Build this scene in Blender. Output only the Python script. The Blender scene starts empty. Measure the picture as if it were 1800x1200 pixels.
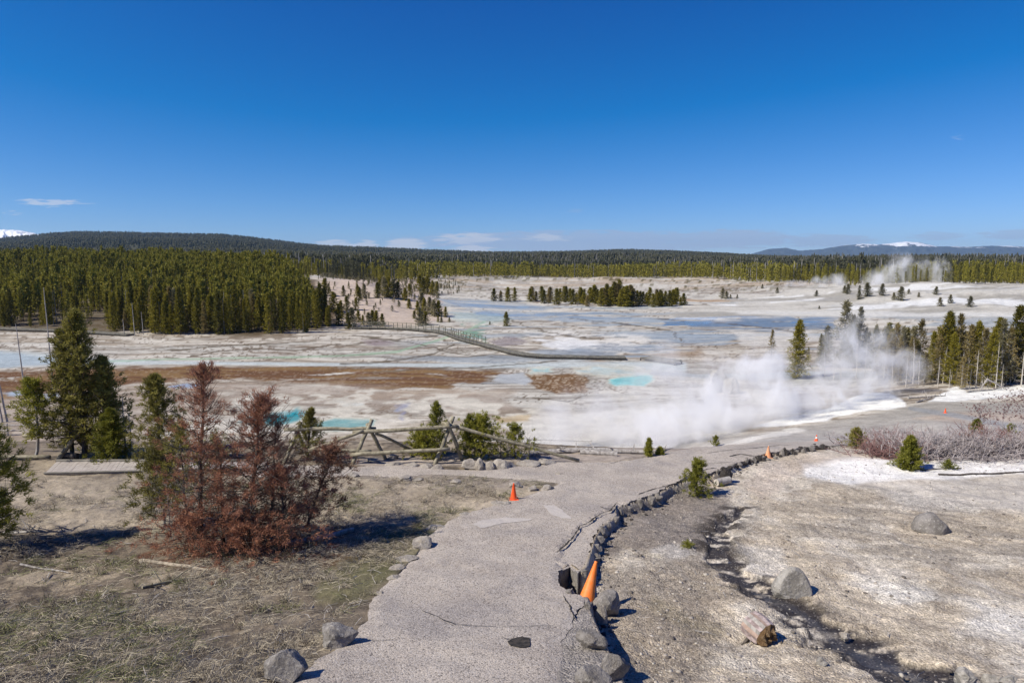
import bpy, math, random
import numpy as np
from mathutils import Vector, Matrix, noise as mnoise
from mathutils.geometry import delaunay_2d_cdt

sc = bpy.context.scene
R = math.radians
# ------------------------------------------------------------------ camera, sky, sun, exposure
F = 1150.0                       # focal length in pixels of an 1800 wide frame
PITCH = R(7.2)
cd = bpy.data.cameras.new("camera"); cam = bpy.data.objects.new("camera", cd)
sc.collection.objects.link(cam); sc.camera = cam
cd.sensor_width = 36; cd.lens = 36 * F / 1800; cd.clip_start = 0.05; cd.clip_end = 60000
cam.location = (0, 0, 0); cam.rotation_euler = (R(90) - PITCH, 0, 0)

SUN_EL, SUN_DIR = R(46), Vector((-1, -0.42, 0)).normalized()
SUN_ROT = math.atan2(SUN_DIR.x, SUN_DIR.y)
w = bpy.data.worlds.new("World"); sc.world = w; w.use_nodes = True
sd = bpy.data.lights.new("sun", "SUN"); so = bpy.data.objects.new("sun", sd); sc.collection.objects.link(so)
sd.energy = 4.8; sd.angle = R(0.53); sd.color = (1.0, 0.93, 0.80)
to_sun = Vector((SUN_DIR.x * math.cos(SUN_EL), SUN_DIR.y * math.cos(SUN_EL), math.sin(SUN_EL)))
so.rotation_euler = to_sun.to_track_quat('Z', 'Y').to_euler()
sc.view_settings.view_transform = 'Standard'; sc.view_settings.look = 'None'
sc.view_settings.exposure = 0.3; sc.view_settings.gamma = 1.0
cy = sc.cycles
cy.max_bounces = 9; cy.diffuse_bounces = 3; cy.glossy_bounces = 2; cy.transmission_bounces = 2
cy.volume_bounces = 7; cy.transparent_max_bounces = 8
cy.volume_step_rate = 1.0; cy.volume_max_steps = 256
cy.use_denoising = True


# ------------------------------------------------------------------ node helper
class NT:
    def __init__(s, tree):
        s.t = tree; tree.nodes.clear()

    def n(s, typ, ins=None, **kw):
        nd = s.t.nodes.new(typ)
        for k, v in kw.items(): setattr(nd, k, v)
        for k, v in (ins or {}).items():
            sock = nd.inputs[k]
            if isinstance(v, bpy.types.NodeSocket): s.t.links.new(v, sock)
            else: sock.default_value = v
        return nd

    def m(s, op, a, b=0.0, c=None, clamp=False):
        d = {0: a, 1: b}
        if c is not None: d[2] = c
        return s.n('ShaderNodeMath', d, operation=op, use_clamp=clamp).outputs[0]

    def vm(s, op, a, b=(0, 0, 0)):
        nd = s.n('ShaderNodeVectorMath', {0: a, 1: b}, operation=op)
        return nd.outputs['Value'] if op in ('LENGTH', 'DOT_PRODUCT', 'DISTANCE') else nd.outputs[0]

    def ramp(s, x, lo, hi, a=0.0, b=1.0):
        return s.n('ShaderNodeMapRange', {0: x, 1: lo, 2: hi, 3: a, 4: b}, interpolation_type='SMOOTHSTEP').outputs[0]

    def noise(s, vec, scale, detail=4, rough=0.55, dist=0.0):
        return s.n('ShaderNodeTexNoise', {'Vector': vec, 'Scale': scale, 'Detail': detail, 'Roughness': rough,
                                          'Distortion': dist}).outputs['Fac']

    def mix(s, f, a, b, mode='MIX'):
        nd = s.n('ShaderNodeMix', data_type='RGBA', blend_type=mode)
        for i, v in ((0, f), (6, a), (7, b)):
            if isinstance(v, bpy.types.NodeSocket): s.t.links.new(v, nd.inputs[i])
            else: nd.inputs[i].default_value = v
        return nd.outputs[2]


def c4(c): return (c[0], c[1], c[2], 1.0)


# ---- sky
nt = NT(w.node_tree)
sky = nt.n('ShaderNodeTexSky', sky_type='NISHITA', sun_disc=False, sun_elevation=SUN_EL, sun_rotation=SUN_ROT,
           altitude=2300, air_density=1.0, dust_density=0.15, ozone_density=2.2)
tc = nt.n('ShaderNodeTexCoord').outputs['Generated']
xyz = nt.n('ShaderNodeSeparateXYZ', {0: tc})
az = nt.m('DIVIDE', xyz.outputs[0], nt.m('MAXIMUM', xyz.outputs[1], 0.01))
el = nt.m('DIVIDE', xyz.outputs[2], nt.m('MAXIMUM', xyz.outputs[1], 0.01))
cvec = nt.n('ShaderNodeCombineXYZ', {0: nt.m('MULTIPLY', az, 9.0), 1: nt.m('MULTIPLY', el, 75.0), 2: 0.3}).outputs[0]
cn = nt.noise(cvec, 3.0, 7, 0.66, 0.5)


def cloudmask(u, e, ru, re, thr=0.42, soft=0.16):
    a = nt.m('DIVIDE', nt.m('SUBTRACT', az, u), ru); b = nt.m('DIVIDE', nt.m('SUBTRACT', el, e), re)
    d = nt.m('SUBTRACT', 1.0, nt.m('ADD', nt.m('MULTIPLY', a, a), nt.m('MULTIPLY', b, b)), clamp=True)
    v = nt.m('SUBTRACT', cn, nt.m('MULTIPLY', nt.m('SUBTRACT', 1.0, d), 0.34))
    return nt.m('MULTIPLY', nt.ramp(v, thr - .05, thr + .13), nt.ramp(d, 0.0, .35))


def uv_of(px, py):
    t = (py - 600) / F
    y = math.cos(PITCH) - t * math.sin(PITCH)
    return (px - 900) / F / y, -(math.sin(PITCH) + t * math.cos(PITCH)) / y


def clouds(lst):
    tot = None
    for px, py, rx, ry, thr, gain in lst:
        u, e = uv_of(px, py)
        mk = nt.m('MULTIPLY', cloudmask(u, e, rx / F, ry / F, thr), gain)
        tot = mk if tot is None else nt.m('MAXIMUM', tot, mk)
    return tot


white_c = clouds([(92, 356, 95, 12, .40, .55), (22, 374, 34, 9, .45, .45), (1686, 239, 26, 12, .5, .2),
                  (715, 429, 50, 12, .30, .8), (590, 428, 60, 8, .32, .7), (640, 430, 36, 10, .32, .8),
                  (830, 437, 50, 8, .30, .7), (820, 420, 90, 14, .34, .6), (960, 419, 60, 10, .36, .5)])
grey_c = clouds([(1020, 424, 360, 22, .22, .62), (1290, 420, 130, 20, .24, .65), (1450, 423, 100, 15, .24, .55),
                 (1010, 371, 22, 8, .40, .2), (1650, 415, 70, 10, .32, .45), (1790, 413, 90, 12, .30, .5)])
sp = nt.n('ShaderNodeSeparateColor', {0: sky.outputs[0]})
grade = nt.n('ShaderNodeCombineColor', {0: nt.m('MAXIMUM', nt.m('MULTIPLY_ADD', sp.outputs[0], .85, -1.5), .01),
                                       1: nt.m('MAXIMUM', nt.m('MULTIPLY_ADD', sp.outputs[1], .943, -.60), .02),
                                       2: nt.m('MULTIPLY_ADD', sp.outputs[2], 1.27, .5)}).outputs[0]
c1 = nt.mix(grey_c, grade, (4.7, 5.7, 8.0, 1))
c2 = nt.mix(white_c, c1, (8.4, 8.7, 9.6, 1))
bg = nt.n('ShaderNodeBackground', {'Color': c2, 'Strength': 0.068})
wo = nt.n('ShaderNodeOutputWorld', {'Surface': bg.outputs[0]})

# ------------------------------------------------------------------ numeric helpers
rng = np.random.default_rng(7)
random.seed(7)


def hash2(ix, iy, seed):
    h = (ix.astype(np.int64) * 374761393 + iy.astype(np.int64) * 668265263 + seed * 1442695041) & 0xffffffff
    h = ((h ^ (h >> 13)) * 1274126177) & 0xffffffff
    h = h ^ (h >> 16)
    return (h & 0xffffff) / float(0xffffff)


def vnoise(x, y, seed=0):
    x = np.asarray(x, float); y = np.asarray(y, float)
    ix = np.floor(x); iy = np.floor(y); fx = x - ix; fy = y - iy
    fx = fx * fx * fx * (fx * (fx * 6 - 15) + 10); fy = fy * fy * fy * (fy * (fy * 6 - 15) + 10)
    a = hash2(ix, iy, seed); b = hash2(ix + 1, iy, seed); c = hash2(ix, iy + 1, seed); d = hash2(ix + 1, iy + 1, seed)
    return (a + (b - a) * fx) * (1 - fy) + (c + (d - c) * fx) * fy


def fbm(x, y, oct=4, seed=0, gain=0.5):
    """0..1, mean 0.5"""
    x = np.asarray(x, float); y = np.asarray(y, float)
    s = np.zeros(np.broadcast(x, y).shape); a = 1.0; tot = 0
    c, sn = math.cos(0.6), math.sin(0.6)
    for o in range(oct):
        s = s + a * vnoise(x, y, seed + o * 17); tot += a; a *= gain
        x, y = (x * c - y * sn) * 2.03 + 3.1, (x * sn + y * c) * 2.03 + 7.7
    return s / tot


def sm(x, a, b):
    t = np.clip((np.asarray(x, float) - a) / (b - a), 0, 1)
    return t * t * (3 - 2 * t)


def ray(px, py):
    t = (py - 600) / F
    return np.array([(px - 900) / F, math.cos(PITCH) - t * math.sin(PITCH), -math.sin(PITCH) - t * math.cos(PITCH)])


def pt(px, py, y):
    """the world point on the line of sight through a pixel, y metres forward"""
    d = ray(px, py)
    return d * (y / d[1])


def pix(x, y, z):
    d = y * math.cos(PITCH) - z * math.sin(PITCH)
    d = np.where(np.abs(d) < 0.05, 0.05, d)
    return 900 + F * x / d, 600 - F * (y * math.sin(PITCH) + z * math.cos(PITCH)) / d


# ------------------------------------------------------------------ terrain heights (profiles by bearing)
NC = [(-12, -0.2), (-4, -0.7), (0, -1.7), (3, -2.95), (5.6, -3.9), (8.5, -4.7), (11, -5.13), (14.5, -5.52), (18.7, -5.95), (21, -6.12)]
RC = [(-12, -0.6), (-4, -1.1), (0, -2.3), (3, -3.4), (5.6, -4.26), (7, -4.74), (8.5, -5.02), (10, -5.24), (14.8, -5.80), (17.5, -6.04), (20.5, -6.14)]
FARP = {
    -1.2: [(22.5, -6.3), (27, -8.5), (35, -12), (45, -13.9), (50, -14), (128, -14), (150, -12), (200, -8.5), (260, -5.2), (330, -5.5), (450, -7)],
    -0.62: [(22.5, -6.3), (27, -8.5), (35, -12), (45, -13.9), (50, -14), (122, -14), (150, -11.6), (200, -8.2), (260, -5.0), (330, -5.5), (450, -7)],
    -0.38: [(22.5, -6.3), (27, -8.5), (35, -12), (45, -13.9), (50, -14), (116, -14), (150, -11.2), (200, -8.0), (260, -5.6), (330, -6.5), (450, -7.5)],
    -0.29: [(22.5, -6.3), (27, -8.5), (35, -12), (45, -13.9), (50, -14), (130, -13.9), (160, -10.2), (205, -6.4), (240, -6.6), (330, -8.5), (450, -8.5)],
    -0.21: [(22.5, -6.3), (27, -8.5), (35, -12), (45, -13.9), (50, -14), (138, -13.9), (165, -11.0), (210, -7.4), (250, -8.6), (330, -9.8), (450, -9)],
    -0.13: [(22.5, -6.3), (27, -8.5), (35, -12), (45, -13.9), (50, -14), (150, -14), (185, -12.2), (215, -12.8), (300, -12.5), (380, -10.6), (450, -10.5)],
    0.0: [(22.5, -6.3), (27, -8.5), (35, -12), (45, -13.9), (50, -14), (320, -14), (385, -12.1), (420, -12), (450, -12)],
    0.12: [(22, -6.4), (25, -7.7), (30, -10), (40, -13), (50, -14), (188, -14), (204, -13.4), (225, -14), (340, -13.5), (410, -11.9), (450, -12)],
    0.25: [(22, -6.6), (25, -7.5), (30, -9.3), (38, -12), (48, -13.7), (60, -14), (186, -14), (200, -13.5), (225, -14), (340, -13.4), (420, -12.4), (450, -12)],
    0.4: [(23, -6.58), (30, -8.6), (40, -11.3), (47, -12.45), (60, -13.6), (80, -14), (200, -14), (300, -11.8), (340, -12.5), (450, -12)],
    0.55: [(22, -6.55), (26, -7.5), (40, -11.1), (48, -12.0), (55, -12.35), (65, -13), (80, -13.8), (130, -14), (170, -13.2), (240, -9.2), (280, -10.5), (450, -11)],
    0.66: [(22, -6.6), (26, -7.5), (40, -10.8), (48, -11.5), (58, -12.1), (70, -12.7), (85, -13.3), (130, -13.8), (165, -12.7), (225, -8.6), (270, -9.8), (450, -11)],
    0.82: [(22, -6.65), (26, -7.5), (40, -10.6), (48, -11.2), (60, -12), (80, -12.7), (100, -13.1), (130, -13.4), (155, -12.4), (205, -8.9), (250, -9.6), (450, -11)],
    1.2: [(22, -6.65), (26, -7.5), (40, -10.6), (48, -11.2), (60, -12), (80, -12.7), (100, -13.1), (130, -13.4), (155, -12.4), (205, -8.9), (250, -9.6), (450, -11)],
}
SKY_U = [-1.2, -.9, -.78, -.67, -.60, -.52, -.43, -.357, -.33, -.296, -.226, -.139, -.035, .03, .087, .139, .2, .304, .383, .52, .8, 1.2]
SKY_Z = [.02, .026, .0325, .0432, .0425, .0406, .0395, .030, .0265, .0225, .0197, .0163, .0119, .0122, .0128, .0154, .0158, .0110, .0060, .0030, .0030, .002]
UG = np.linspace(-1.2, 1.2, 241)
YG0 = -12.0
LY = np.linspace(math.log(1.0), math.log(12000 + 13), 900)   # log(y+13)


def build_table(near):
    T = np.zeros((len(UG), len(LY))); us = sorted(FARP)
    yy = np.exp(LY) - 13.0
    rows = []
    for u in us:
        p = near + FARP[u]
        rows.append(np.interp(yy, [a for a, _ in p], [b for _, b in p]))
    rows = np.array(rows)
    for j in range(len(LY)):
        T[:, j] = np.interp(UG, us, rows[:, j])
    S = np.interp(UG, SKY_U, SKY_Z)[:, None]
    Y = yy[None, :]
    z450 = T[:, np.argmin(abs(yy - 450))][:, None]
    wv = np.clip((Y - 600) / 2000, 0, 1) ** 1.35
    top = S * 2600 - 13
    far = z450 * (1 - wv) + top * wv
    far = far + sm(Y, 550, 900) * (1 - sm(Y, 2000, 2600)) * (fbm(UG[:, None] * Y / 330 + 9, Y / 420, 3, 5) - .5) * 20
    far = np.where(Y > 2600, top - (Y - 2600) * 0.03, far); far = np.maximum(far, -40)
    T = np.where(Y > 450, far, T)
    # smooth a little along both axes
    k = np.array([1, 4, 6, 4, 1.]) / 16
    for _ in range(3):
        P = np.pad(T, ((0, 0), (2, 2)), mode='edge'); T = sum(k[i] * P[:, i:i + T.shape[1]] for i in range(5))
    k2 = np.array([1, 2, 3, 2, 1.]) / 9
    for _ in range(2):
        P = np.pad(T, ((2, 2), (0, 0)), mode='edge'); T = sum(k2[i] * P[i:i + T.shape[0]] for i in range(5))
    return T


TL, TR = build_table(NC), build_table(RC)


def lookup(T, x, y):
    x = np.asarray(x, float); y = np.asarray(y, float)
    u = np.clip(x / np.maximum(y, 3.0), -1.2, 1.2 - 1e-6)
    fi = (u + 1.2) / 2.4 * (len(UG) - 1); fj = (np.log(np.maximum(y + 13, 1.0)) - LY[0]) / (LY[-1] - LY[0]) * (len(LY) - 1)
    fj = np.clip(fj, 0, len(LY) - 1.001)
    i = np.clip(np.floor(fi).astype(int), 0, len(UG) - 2); j = np.floor(fj).astype(int)
    a = fi - i; b = fj - j
    return (T[i, j] * (1 - a) + T[i + 1, j] * a) * (1 - b) + (T[i, j + 1] * (1 - a) + T[i + 1, j + 1] * a) * b


def hit(fn, px, py, y0=1.5, y1=9000, n=5000):
    d = ray(px, py); ys = np.exp(np.linspace(math.log(y0), math.log(y1), n))
    P = d[None, :] * (ys / d[1])[:, None]
    z = fn(P[:, 0], P[:, 1])
    below = np.nonzero(P[:, 2] < z)[0]
    if len(below) == 0: return P[-1]
    k = max(below[0], 1); a, b = ys[k - 1], ys[k]
    for _ in range(16):
        m_ = (a + b) / 2; q = d * (m_ / d[1])
        if q[2] < float(fn(q[0], q[1])): b = m_
        else: a = m_
    return d * (b / d[1])


def path_z(x, y): return lookup(TL, x, y)


# path outline, traced, then laid on the ground as real coordinates
PATH_PX = [(470, 1290), (512, 1200), (560, 1160), (612, 1128), (645, 1092), (650, 1062), (674, 1033), (700, 1003), (726, 975),
           (742, 950), (790, 916), (838, 896), (890, 884), (930, 870), (965, 860), (985, 850), (940, 845), (890, 841), (830, 838), (760, 833),
           (700, 839), (640, 836), (560, 840), (425, 836), (425, 815), (520, 817), (620, 820), (700, 817), (780, 824), (860, 825),
           (930, 818), (1000, 811), (1060, 812), (1110, 808), (1165, 797), (1215, 789), (1260, 783), (1320, 777), (1400, 772),
           (1490, 769), (1500, 780), (1440, 786), (1390, 791), (1345, 799), (1310, 811), (1285, 820), (1255, 833), (1215, 841),
           (1180, 853), (1155, 870), (1120, 881), (1085, 891), (1086, 905), (1062, 922), (1049, 945), (1042, 970), (1036, 988),
           (1022, 1008), (1002, 992), (981, 1003), (986, 1028), (1008, 1042), (1031, 1045), (1034, 1062), (1012, 1090),
           (988, 1125), (986, 1200), (985, 1290)]
PATH_W = [hit(path_z, *p) for p in PATH_PX]
DROP_PX = [(1130, 1290), (1098, 1195), (1075, 1150), (1052, 1100), (1036, 1066), (1033, 1030), (1033, 995), (1039, 970), (1046, 945), (1058, 922), (1082, 905), (1081, 891), (1118, 880), (1152, 869),
           (1178, 852), (1213, 840), (1253, 832), (1283, 819), (1308, 810), (1343, 798), (1388, 790), (1440, 785), (1500, 781)]
NOTCH = [hit(path_z, *p)[:2] for p in [(1045, 985), (1022, 1004), (1002, 989), (977, 1002), (983, 1031), (1008, 1046), (1040, 1048)]]
DROP_W = np.array([hit(path_z, *p)[:2] for p in DROP_PX]); DROP_W = np.vstack([[3.4, -4], DROP_W, [16, 26]])


def resample(P, step, jag=0.0, closed=True, seed=0):
    P = [np.array(p[:2]) for p in P]; out = []; n = len(P); k = n if closed else n - 1
    for i in range(k):
        a, b = P[i], P[(i + 1) % n]; L = np.linalg.norm(b - a); m_ = max(1, int(L / step))
        for j in range(m_): out.append(a + (b - a) * j / m_)
    if not closed: out.append(P[-1])
    out = np.array(out)
    if jag:
        out[:, 0] += (fbm(out[:, 0] * 5, out[:, 1] * 5, 3, seed) - .5) * jag * 2
        out[:, 1] += (fbm(out[:, 0] * 5 + 50, out[:, 1] * 5, 3, seed + 1) - .5) * jag * 2
    return out


def seg_dist(x, y, P, closed=False):
    """distance to polyline, sign (+ right of travel direction) """
    best = np.full(x.shape, 1e9); sg = np.zeros(x.shape); n = len(P)
    tt = np.zeros(x.shape)
    for i in range(n if closed else n - 1):
        a, b = P[i], P[(i + 1) % n]; dx, dy = b[0] - a[0], b[1] - a[1]; L2 = dx * dx + dy * dy + 1e-12
        t = np.clip(((x - a[0]) * dx + (y - a[1]) * dy) / L2, 0, 1)
        ex = x - (a[0] + t * dx); ey = y - (a[1] + t * dy); d = np.hypot(ex, ey)
        cr = (x - a[0]) * dy - (y - a[1]) * dx
        m_ = d < best - 1e-9
        sg = np.where(m_, np.sign(cr), sg); tt = np.where(m_, (i + t) / max(1, n - 1), tt)
        best = np.where(m_, d, best)
    return best, sg, tt


def inside(x, y, P):
    c = np.zeros(x.shape, bool); n = len(P)
    for i in range(n):
        x1, y1 = P[i][0], P[i][1]; x2, y2 = P[(i + 1) % n][0], P[(i + 1) % n][1]
        if y1 == y2: continue
        c ^= ((y1 > y) != (y2 > y)) & (x < (x2 - x1) * (y - y1) / (y2 - y1) + x1)
    return c


PATH_XY = [p[:2] for p in PATH_W]
CREEK_PX = [(1300, 893), (1283, 908), (1262, 932), (1256, 955), (1275, 985), (1300, 1008), (1330, 1036), (1395, 1065), (1450, 1100),
            (1500, 1135), (1580, 1168), (1690, 1210), (1800, 1275)]


def ground_z0(x, y):
    x = np.asarray(x, float); y = np.asarray(y, float); shp = np.broadcast(x, y).shape
    x = np.broadcast_to(x, shp).ravel(); y = np.broadcast_to(y, shp).ravel()
    L = lookup(TL, x, y); Rr = lookup(TR, x, y); z = L.copy()
    near = (y < 26) & (y > -6) & (np.abs(x) < 30)
    if near.any():
        xn, yn = x[near], y[near]
        d, sg, _ = seg_dist(xn, yn, DROP_W)
        s = d * np.where(sg >= 0, 1, -1)
        wv = sm(s, -0.02, 0.14) * sm(yn, -6, -2) 
        z[near] = L[near] * (1 - wv) + Rr[near] * wv
    rel = (fbm(x * 1.1, y * 1.1, 4, 31) - .5) * 0.16 * (1 - sm(y, 14, 30)) + (fbm(x * 6, y * 6, 3, 77) - .5) * 0.045 * (1 - sm(y, 12, 24))
    rel = rel + (fbm(x * .35, y * .35, 3, 12) - .5) * 0.5 * sm(y, 24, 32) * (1 - sm(y, 42, 52)) 
    rel = rel + (fbm(x * .07, y * .07, 4, 3) - .5) * 0.5 * sm(y, 60, 90)
    rel = rel + (fbm(x * .03, y * .03, 4, 8) - .5) * 3.6 * sm(y, 210, 320)
    # gullies on the white hills
    hl = sm(z, -13.6, -11.5) * sm(y, 110, 150) * (1 - sm(y, 400, 450))
    rel = rel + hl * (fbm(x * .09, y * .05, 4, 44) - .5) * 2.2
    z = z + rel
    if near.any():
        ins = inside(xn, yn, PATH_XY)
        dd, _, _ = seg_dist(xn, yn, PATH_XY, True)
        zz = z[near]
        pz = L[near]
        # pull the relief to zero next to the path, and drop under it
        k = sm(dd, 0.0, 0.5) 
        base = L[near] * (1 - wv) + Rr[near] * wv
        zz = base + (zz - base) * np.where(ins, 0, k)
        zz = np.where(ins & (dd > .06), zz - 0.16, zz)
        nt_ = inside(xn, yn, NOTCH); nd, _, _ = seg_dist(xn, yn, NOTCH, True)
        zz = zz - np.where(nt_, .42 * sm(nd, 0, .08), 0)
        z[near] = zz
    return z.reshape(shp)


def ground_z(x, y): return ground_z0(x, y)


CREEK_W = np.array([hit(lambda a, b: lookup(TR, a, b), *p)[:2] for p in CREEK_PX])


def at(px, py):
    return hit(ground_z, px, py)


def obj_from(name, V, Fc, mat, parent=None, smooth=False, mats=None):
    me = bpy.data.meshes.new(name); me.from_pydata([tuple(v) for v in V], [], Fc)
    if mats:
        for q in mats: me.materials.append(q)
    elif mat: me.materials.append(mat)
    if smooth: me.polygons.foreach_set('use_smooth', [True] * len(me.polygons))
    o = bpy.data.objects.new(name, me); sc.collection.objects.link(o)
    if parent: o.parent = parent
    return o


def mesh_np(name, V, T, k=3):
    """fast mesh from arrays: V (n,3), T (m,k)"""
    me = bpy.data.meshes.new(name); V = np.ascontiguousarray(V, np.float32); T = np.ascontiguousarray(T, np.int32)
    me.vertices.add(len(V)); me.vertices.foreach_set('co', V.ravel())
    me.loops.add(T.size); me.loops.foreach_set('vertex_index', T.ravel())
    me.polygons.add(len(T)); me.polygons.foreach_set('loop_start', np.arange(0, T.size, k, dtype=np.int32))
    me.polygons.foreach_set('loop_total', np.full(len(T), k, np.int32))
    me.update(calc_edges=True)
    return me


def link(name, me, parent=None, mat=None, smooth=False):
    if mat: me.materials.append(mat)
    if smooth: me.polygons.foreach_set('use_smooth', np.ones(len(me.polygons), bool))
    o = bpy.data.objects.new(name, me); sc.collection.objects.link(o)
    if parent: o.parent = parent
    return o


def tag(o, label=None, cat=None, group=None, kind=None):
    if label: o['label'] = label
    if cat: o['category'] = cat
    if group: o['group'] = group
    if kind: o['kind'] = kind
    return o


def empty(name, loc, rz=0.0):
    o = bpy.data.objects.new(name, None); sc.collection.objects.link(o); o.location = tuple(loc)
    o.rotation_euler = (0, 0, rz); o.empty_display_size = 0.2
    return o


def dup(o, loc=None, rz=None, s=None, parent=None):
    c = o.copy(); sc.collection.objects.link(c)
    if parent: c.parent = parent
    if loc is not None: c.location = tuple(loc)
    if rz is not None: c.rotation_euler = (0, 0, rz)
    if s is not None: c.scale = s
    for ch in o.children: dup(ch, parent=c)
    return c


# ------------------------------------------------------------------ materials
def mat(name, build):
    m_ = bpy.data.materials.new(name); m_.use_nodes = True; t = NT(m_.node_tree)
    sh, vol = None, None
    r = build(t)
    o = t.n('ShaderNodeOutputMaterial')
    if isinstance(r, tuple): t.t.links.new(r[1], o.inputs['Volume'])
    else: t.t.links.new(r, o.inputs['Surface'])
    return m_


def princ(t, col, rough=0.9, bump=None, bstr=0.5, bdist=0.02, spec=0.3, **kw):
    ins = {'Base Color': col if isinstance(col, bpy.types.NodeSocket) else c4(col), 'Roughness': rough, 'Specular IOR Level': spec}
    if bump is not None:
        b = t.n('ShaderNodeBump', {'Height': bump, 'Strength': bstr, 'Distance': bdist}); ins['Normal'] = b.outputs[0]
    ins.update(kw)
    return t.n('ShaderNodeBsdfPrincipled', ins).outputs[0]


def rocky(name, ca, cb, cc, scale=1.0, bstr=0.9):
    def b(t):
        p = t.n('ShaderNodeTexCoord').outputs['Object']
        n1 = t.noise(p, 3.5 * scale, 6, .6); n2 = t.noise(p, 22 * scale, 5, .65); n3 = t.noise(p, 110 * scale, 3, .6)
        c = t.mix(t.ramp(n1, .38, .62), c4(ca), c4(cb)); c = t.mix(t.ramp(n2, .52, .66), c, c4(cc))
        c = t.mix(t.ramp(n3, .30, .42, .6, 0.0), c, (.04, .035, .03, 1))
        h = t.m('ADD', t.m('MULTIPLY', n2, 1.0), t.m('MULTIPLY', n3, .4))
        return princ(t, c, .95, h, bstr, .03)
    return mat(name, b)


def flat_noise(name, ca, cb, scale=8.0, rough=.9, bstr=.4, stretch=(1, 1, 1), spec=.3, bdist=.01):
    def b(t):
        p = t.vm('MULTIPLY', t.n('ShaderNodeTexCoord').outputs['Object'], stretch)
        n1 = t.noise(p, scale, 6, .6)
        return princ(t, t.mix(t.ramp(n1, .35, .65), c4(ca), c4(cb)), rough, n1, bstr, bdist, spec)
    return mat(name, b)


def leafy(name, ca, cb, cc, var=.5, nscale=1.2):
    """needle foliage: colour differs from tree to tree and clump to clump, some light passes through"""
    def b(t):
        oi = t.n('ShaderNodeObjectInfo')
        g = t.n('ShaderNodeNewGeometry')
        n1 = t.noise(g.outputs['Position'], nscale, 3, .6)
        n2 = t.noise(g.outputs['Position'], nscale * 9, 2, .6)
        ra = t.n('ShaderNodeAttribute', attribute_name='tone').outputs['Fac']
        f = t.m('ADD', t.m('MULTIPLY', t.m('ADD', oi.outputs['Random'], ra), var), t.m('MULTIPLY', n1, 1 - var * .5), clamp=True)
        c = t.mix(t.ramp(f, .25, .8), c4(ca), c4(cb)); c = t.mix(t.ramp(n2, .55, .72, 0, .7), c, c4(cc))
        d = princ(t, c, .75, spec=.25)
        tr = t.n('ShaderNodeBsdfTranslucent', {'Color': c})
        return t.n('ShaderNodeMixShader', {0: .28, 1: d, 2: tr.outputs[0]}).outputs[0]
    return mat(name, b)


M = {}
M['pine'] = leafy('pine_needles', (.095, .088, .012), (.24, .205, .022), (.30, .24, .045), var=.8)
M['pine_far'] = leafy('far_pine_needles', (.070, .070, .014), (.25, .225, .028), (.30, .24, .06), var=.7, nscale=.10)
M['pine_dark'] = leafy('dark_far_needles', (.045, .05, .030), (.095, .095, .050), (.13, .115, .08), nscale=.03)  # grey-olive needle colour of the darker forest bands
M['pine_bright'] = leafy('young_pine_needles', (.13, .14, .020), (.27, .26, .035), (.34, .31, .06), nscale=3)
M['pine_olive'] = leafy('olive_needles', (.13, .12, .028), (.28, .25, .055), (.34, .28, .10), nscale=3)
M['pine_grey'] = leafy('greyish_needles', (.13, .125, .065), (.27, .24, .13), (.33, .27, .17), nscale=1)
M['pine_brown'] = leafy('browning_needles', (.13, .105, .035), (.29, .225, .08), (.36, .28, .14), nscale=1)
M['pine_red'] = leafy('dead_red_needles', (.12, .062, .042), (.36, .165, .10), (.48, .30, .20), nscale=5)
M['bark'] = flat_noise('bark', (.05, .042, .035), (.13, .11, .095), 20, stretch=(1, 1, .25), bstr=.8)
M['bark_grey'] = flat_noise('dead_grey_wood', (.22, .20, .185), (.42, .395, .37), 14, stretch=(1, 1, .2), bstr=.6)
M['bark_pale'] = flat_noise('bleached_wood', (.42, .38, .33), (.62, .58, .52), 14, stretch=(1, 1, .2), bstr=.6)
M['bark_tan'] = flat_noise('tan_split_wood', (.26, .22, .17), (.44, .38, .30), 14, stretch=(1, 1, .2), bstr=.8)
M['log'] = flat_noise('weathered_log', (.17, .15, .105), (.33, .30, .22), 9, stretch=(1, 1, 1), bstr=.7)
M['log_end'] = flat_noise('log_end', (.12, .09, .06), (.22, .17, .11), 14)
M['deck_shade'] = flat_noise('deck_shade_wood', (.035, .03, .027), (.09, .08, .07), 9, bstr=.7)  # shadow under the boardwalk put into the colour of beams and footings
M['plank'] = flat_noise('boardwalk_planks', (.33, .29, .26), (.46, .42, .38), 3, stretch=(6, 1, 1))
M['far_deck'] = flat_noise('grey_deck_wood', (.14, .13, .11), (.24, .22, .19), 2)
M['far_post'] = flat_noise('grey_post_wood', (.12, .12, .09), (.22, .21, .16), 2)
M['boulder'] = rocky('boulder_stone', (.27, .25, .22), (.40, .38, .35), (.48, .45, .41))
M['boulder_dark'] = rocky('dark_stone', (.17, .155, .14), (.27, .25, .235), (.36, .34, .31))
M['edge'] = rocky('edge_stone', (.30, .265, .225), (.40, .365, .32), (.50, .46, .41), 1.6)
M['asph_rock'] = rocky('asphalt_chunk', (.20, .18, .16), (.31, .285, .26), (.40, .37, .34), 2.5)
M['black_rock'] = rocky('black_chunk', (.03, .026, .024), (.07, .06, .055), (.16, .14, .12), 1.5)


def cone_orange(name, ca, cb):
    def b(t):
        p = t.n('ShaderNodeTexCoord').outputs['Object']; n1 = t.noise(p, 9, 5, .65)
        n2 = t.noise(p, 60, 3, .6)
        c = t.mix(t.ramp(n1, .4, .7), c4(ca), c4(cb)); c = t.mix(t.ramp(n2, .58, .72, 0, .5), c, (.25, .16, .10, 1))
        return princ(t, c, .55, n1, .1, .01, .4)
    return mat(name, b)


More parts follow.
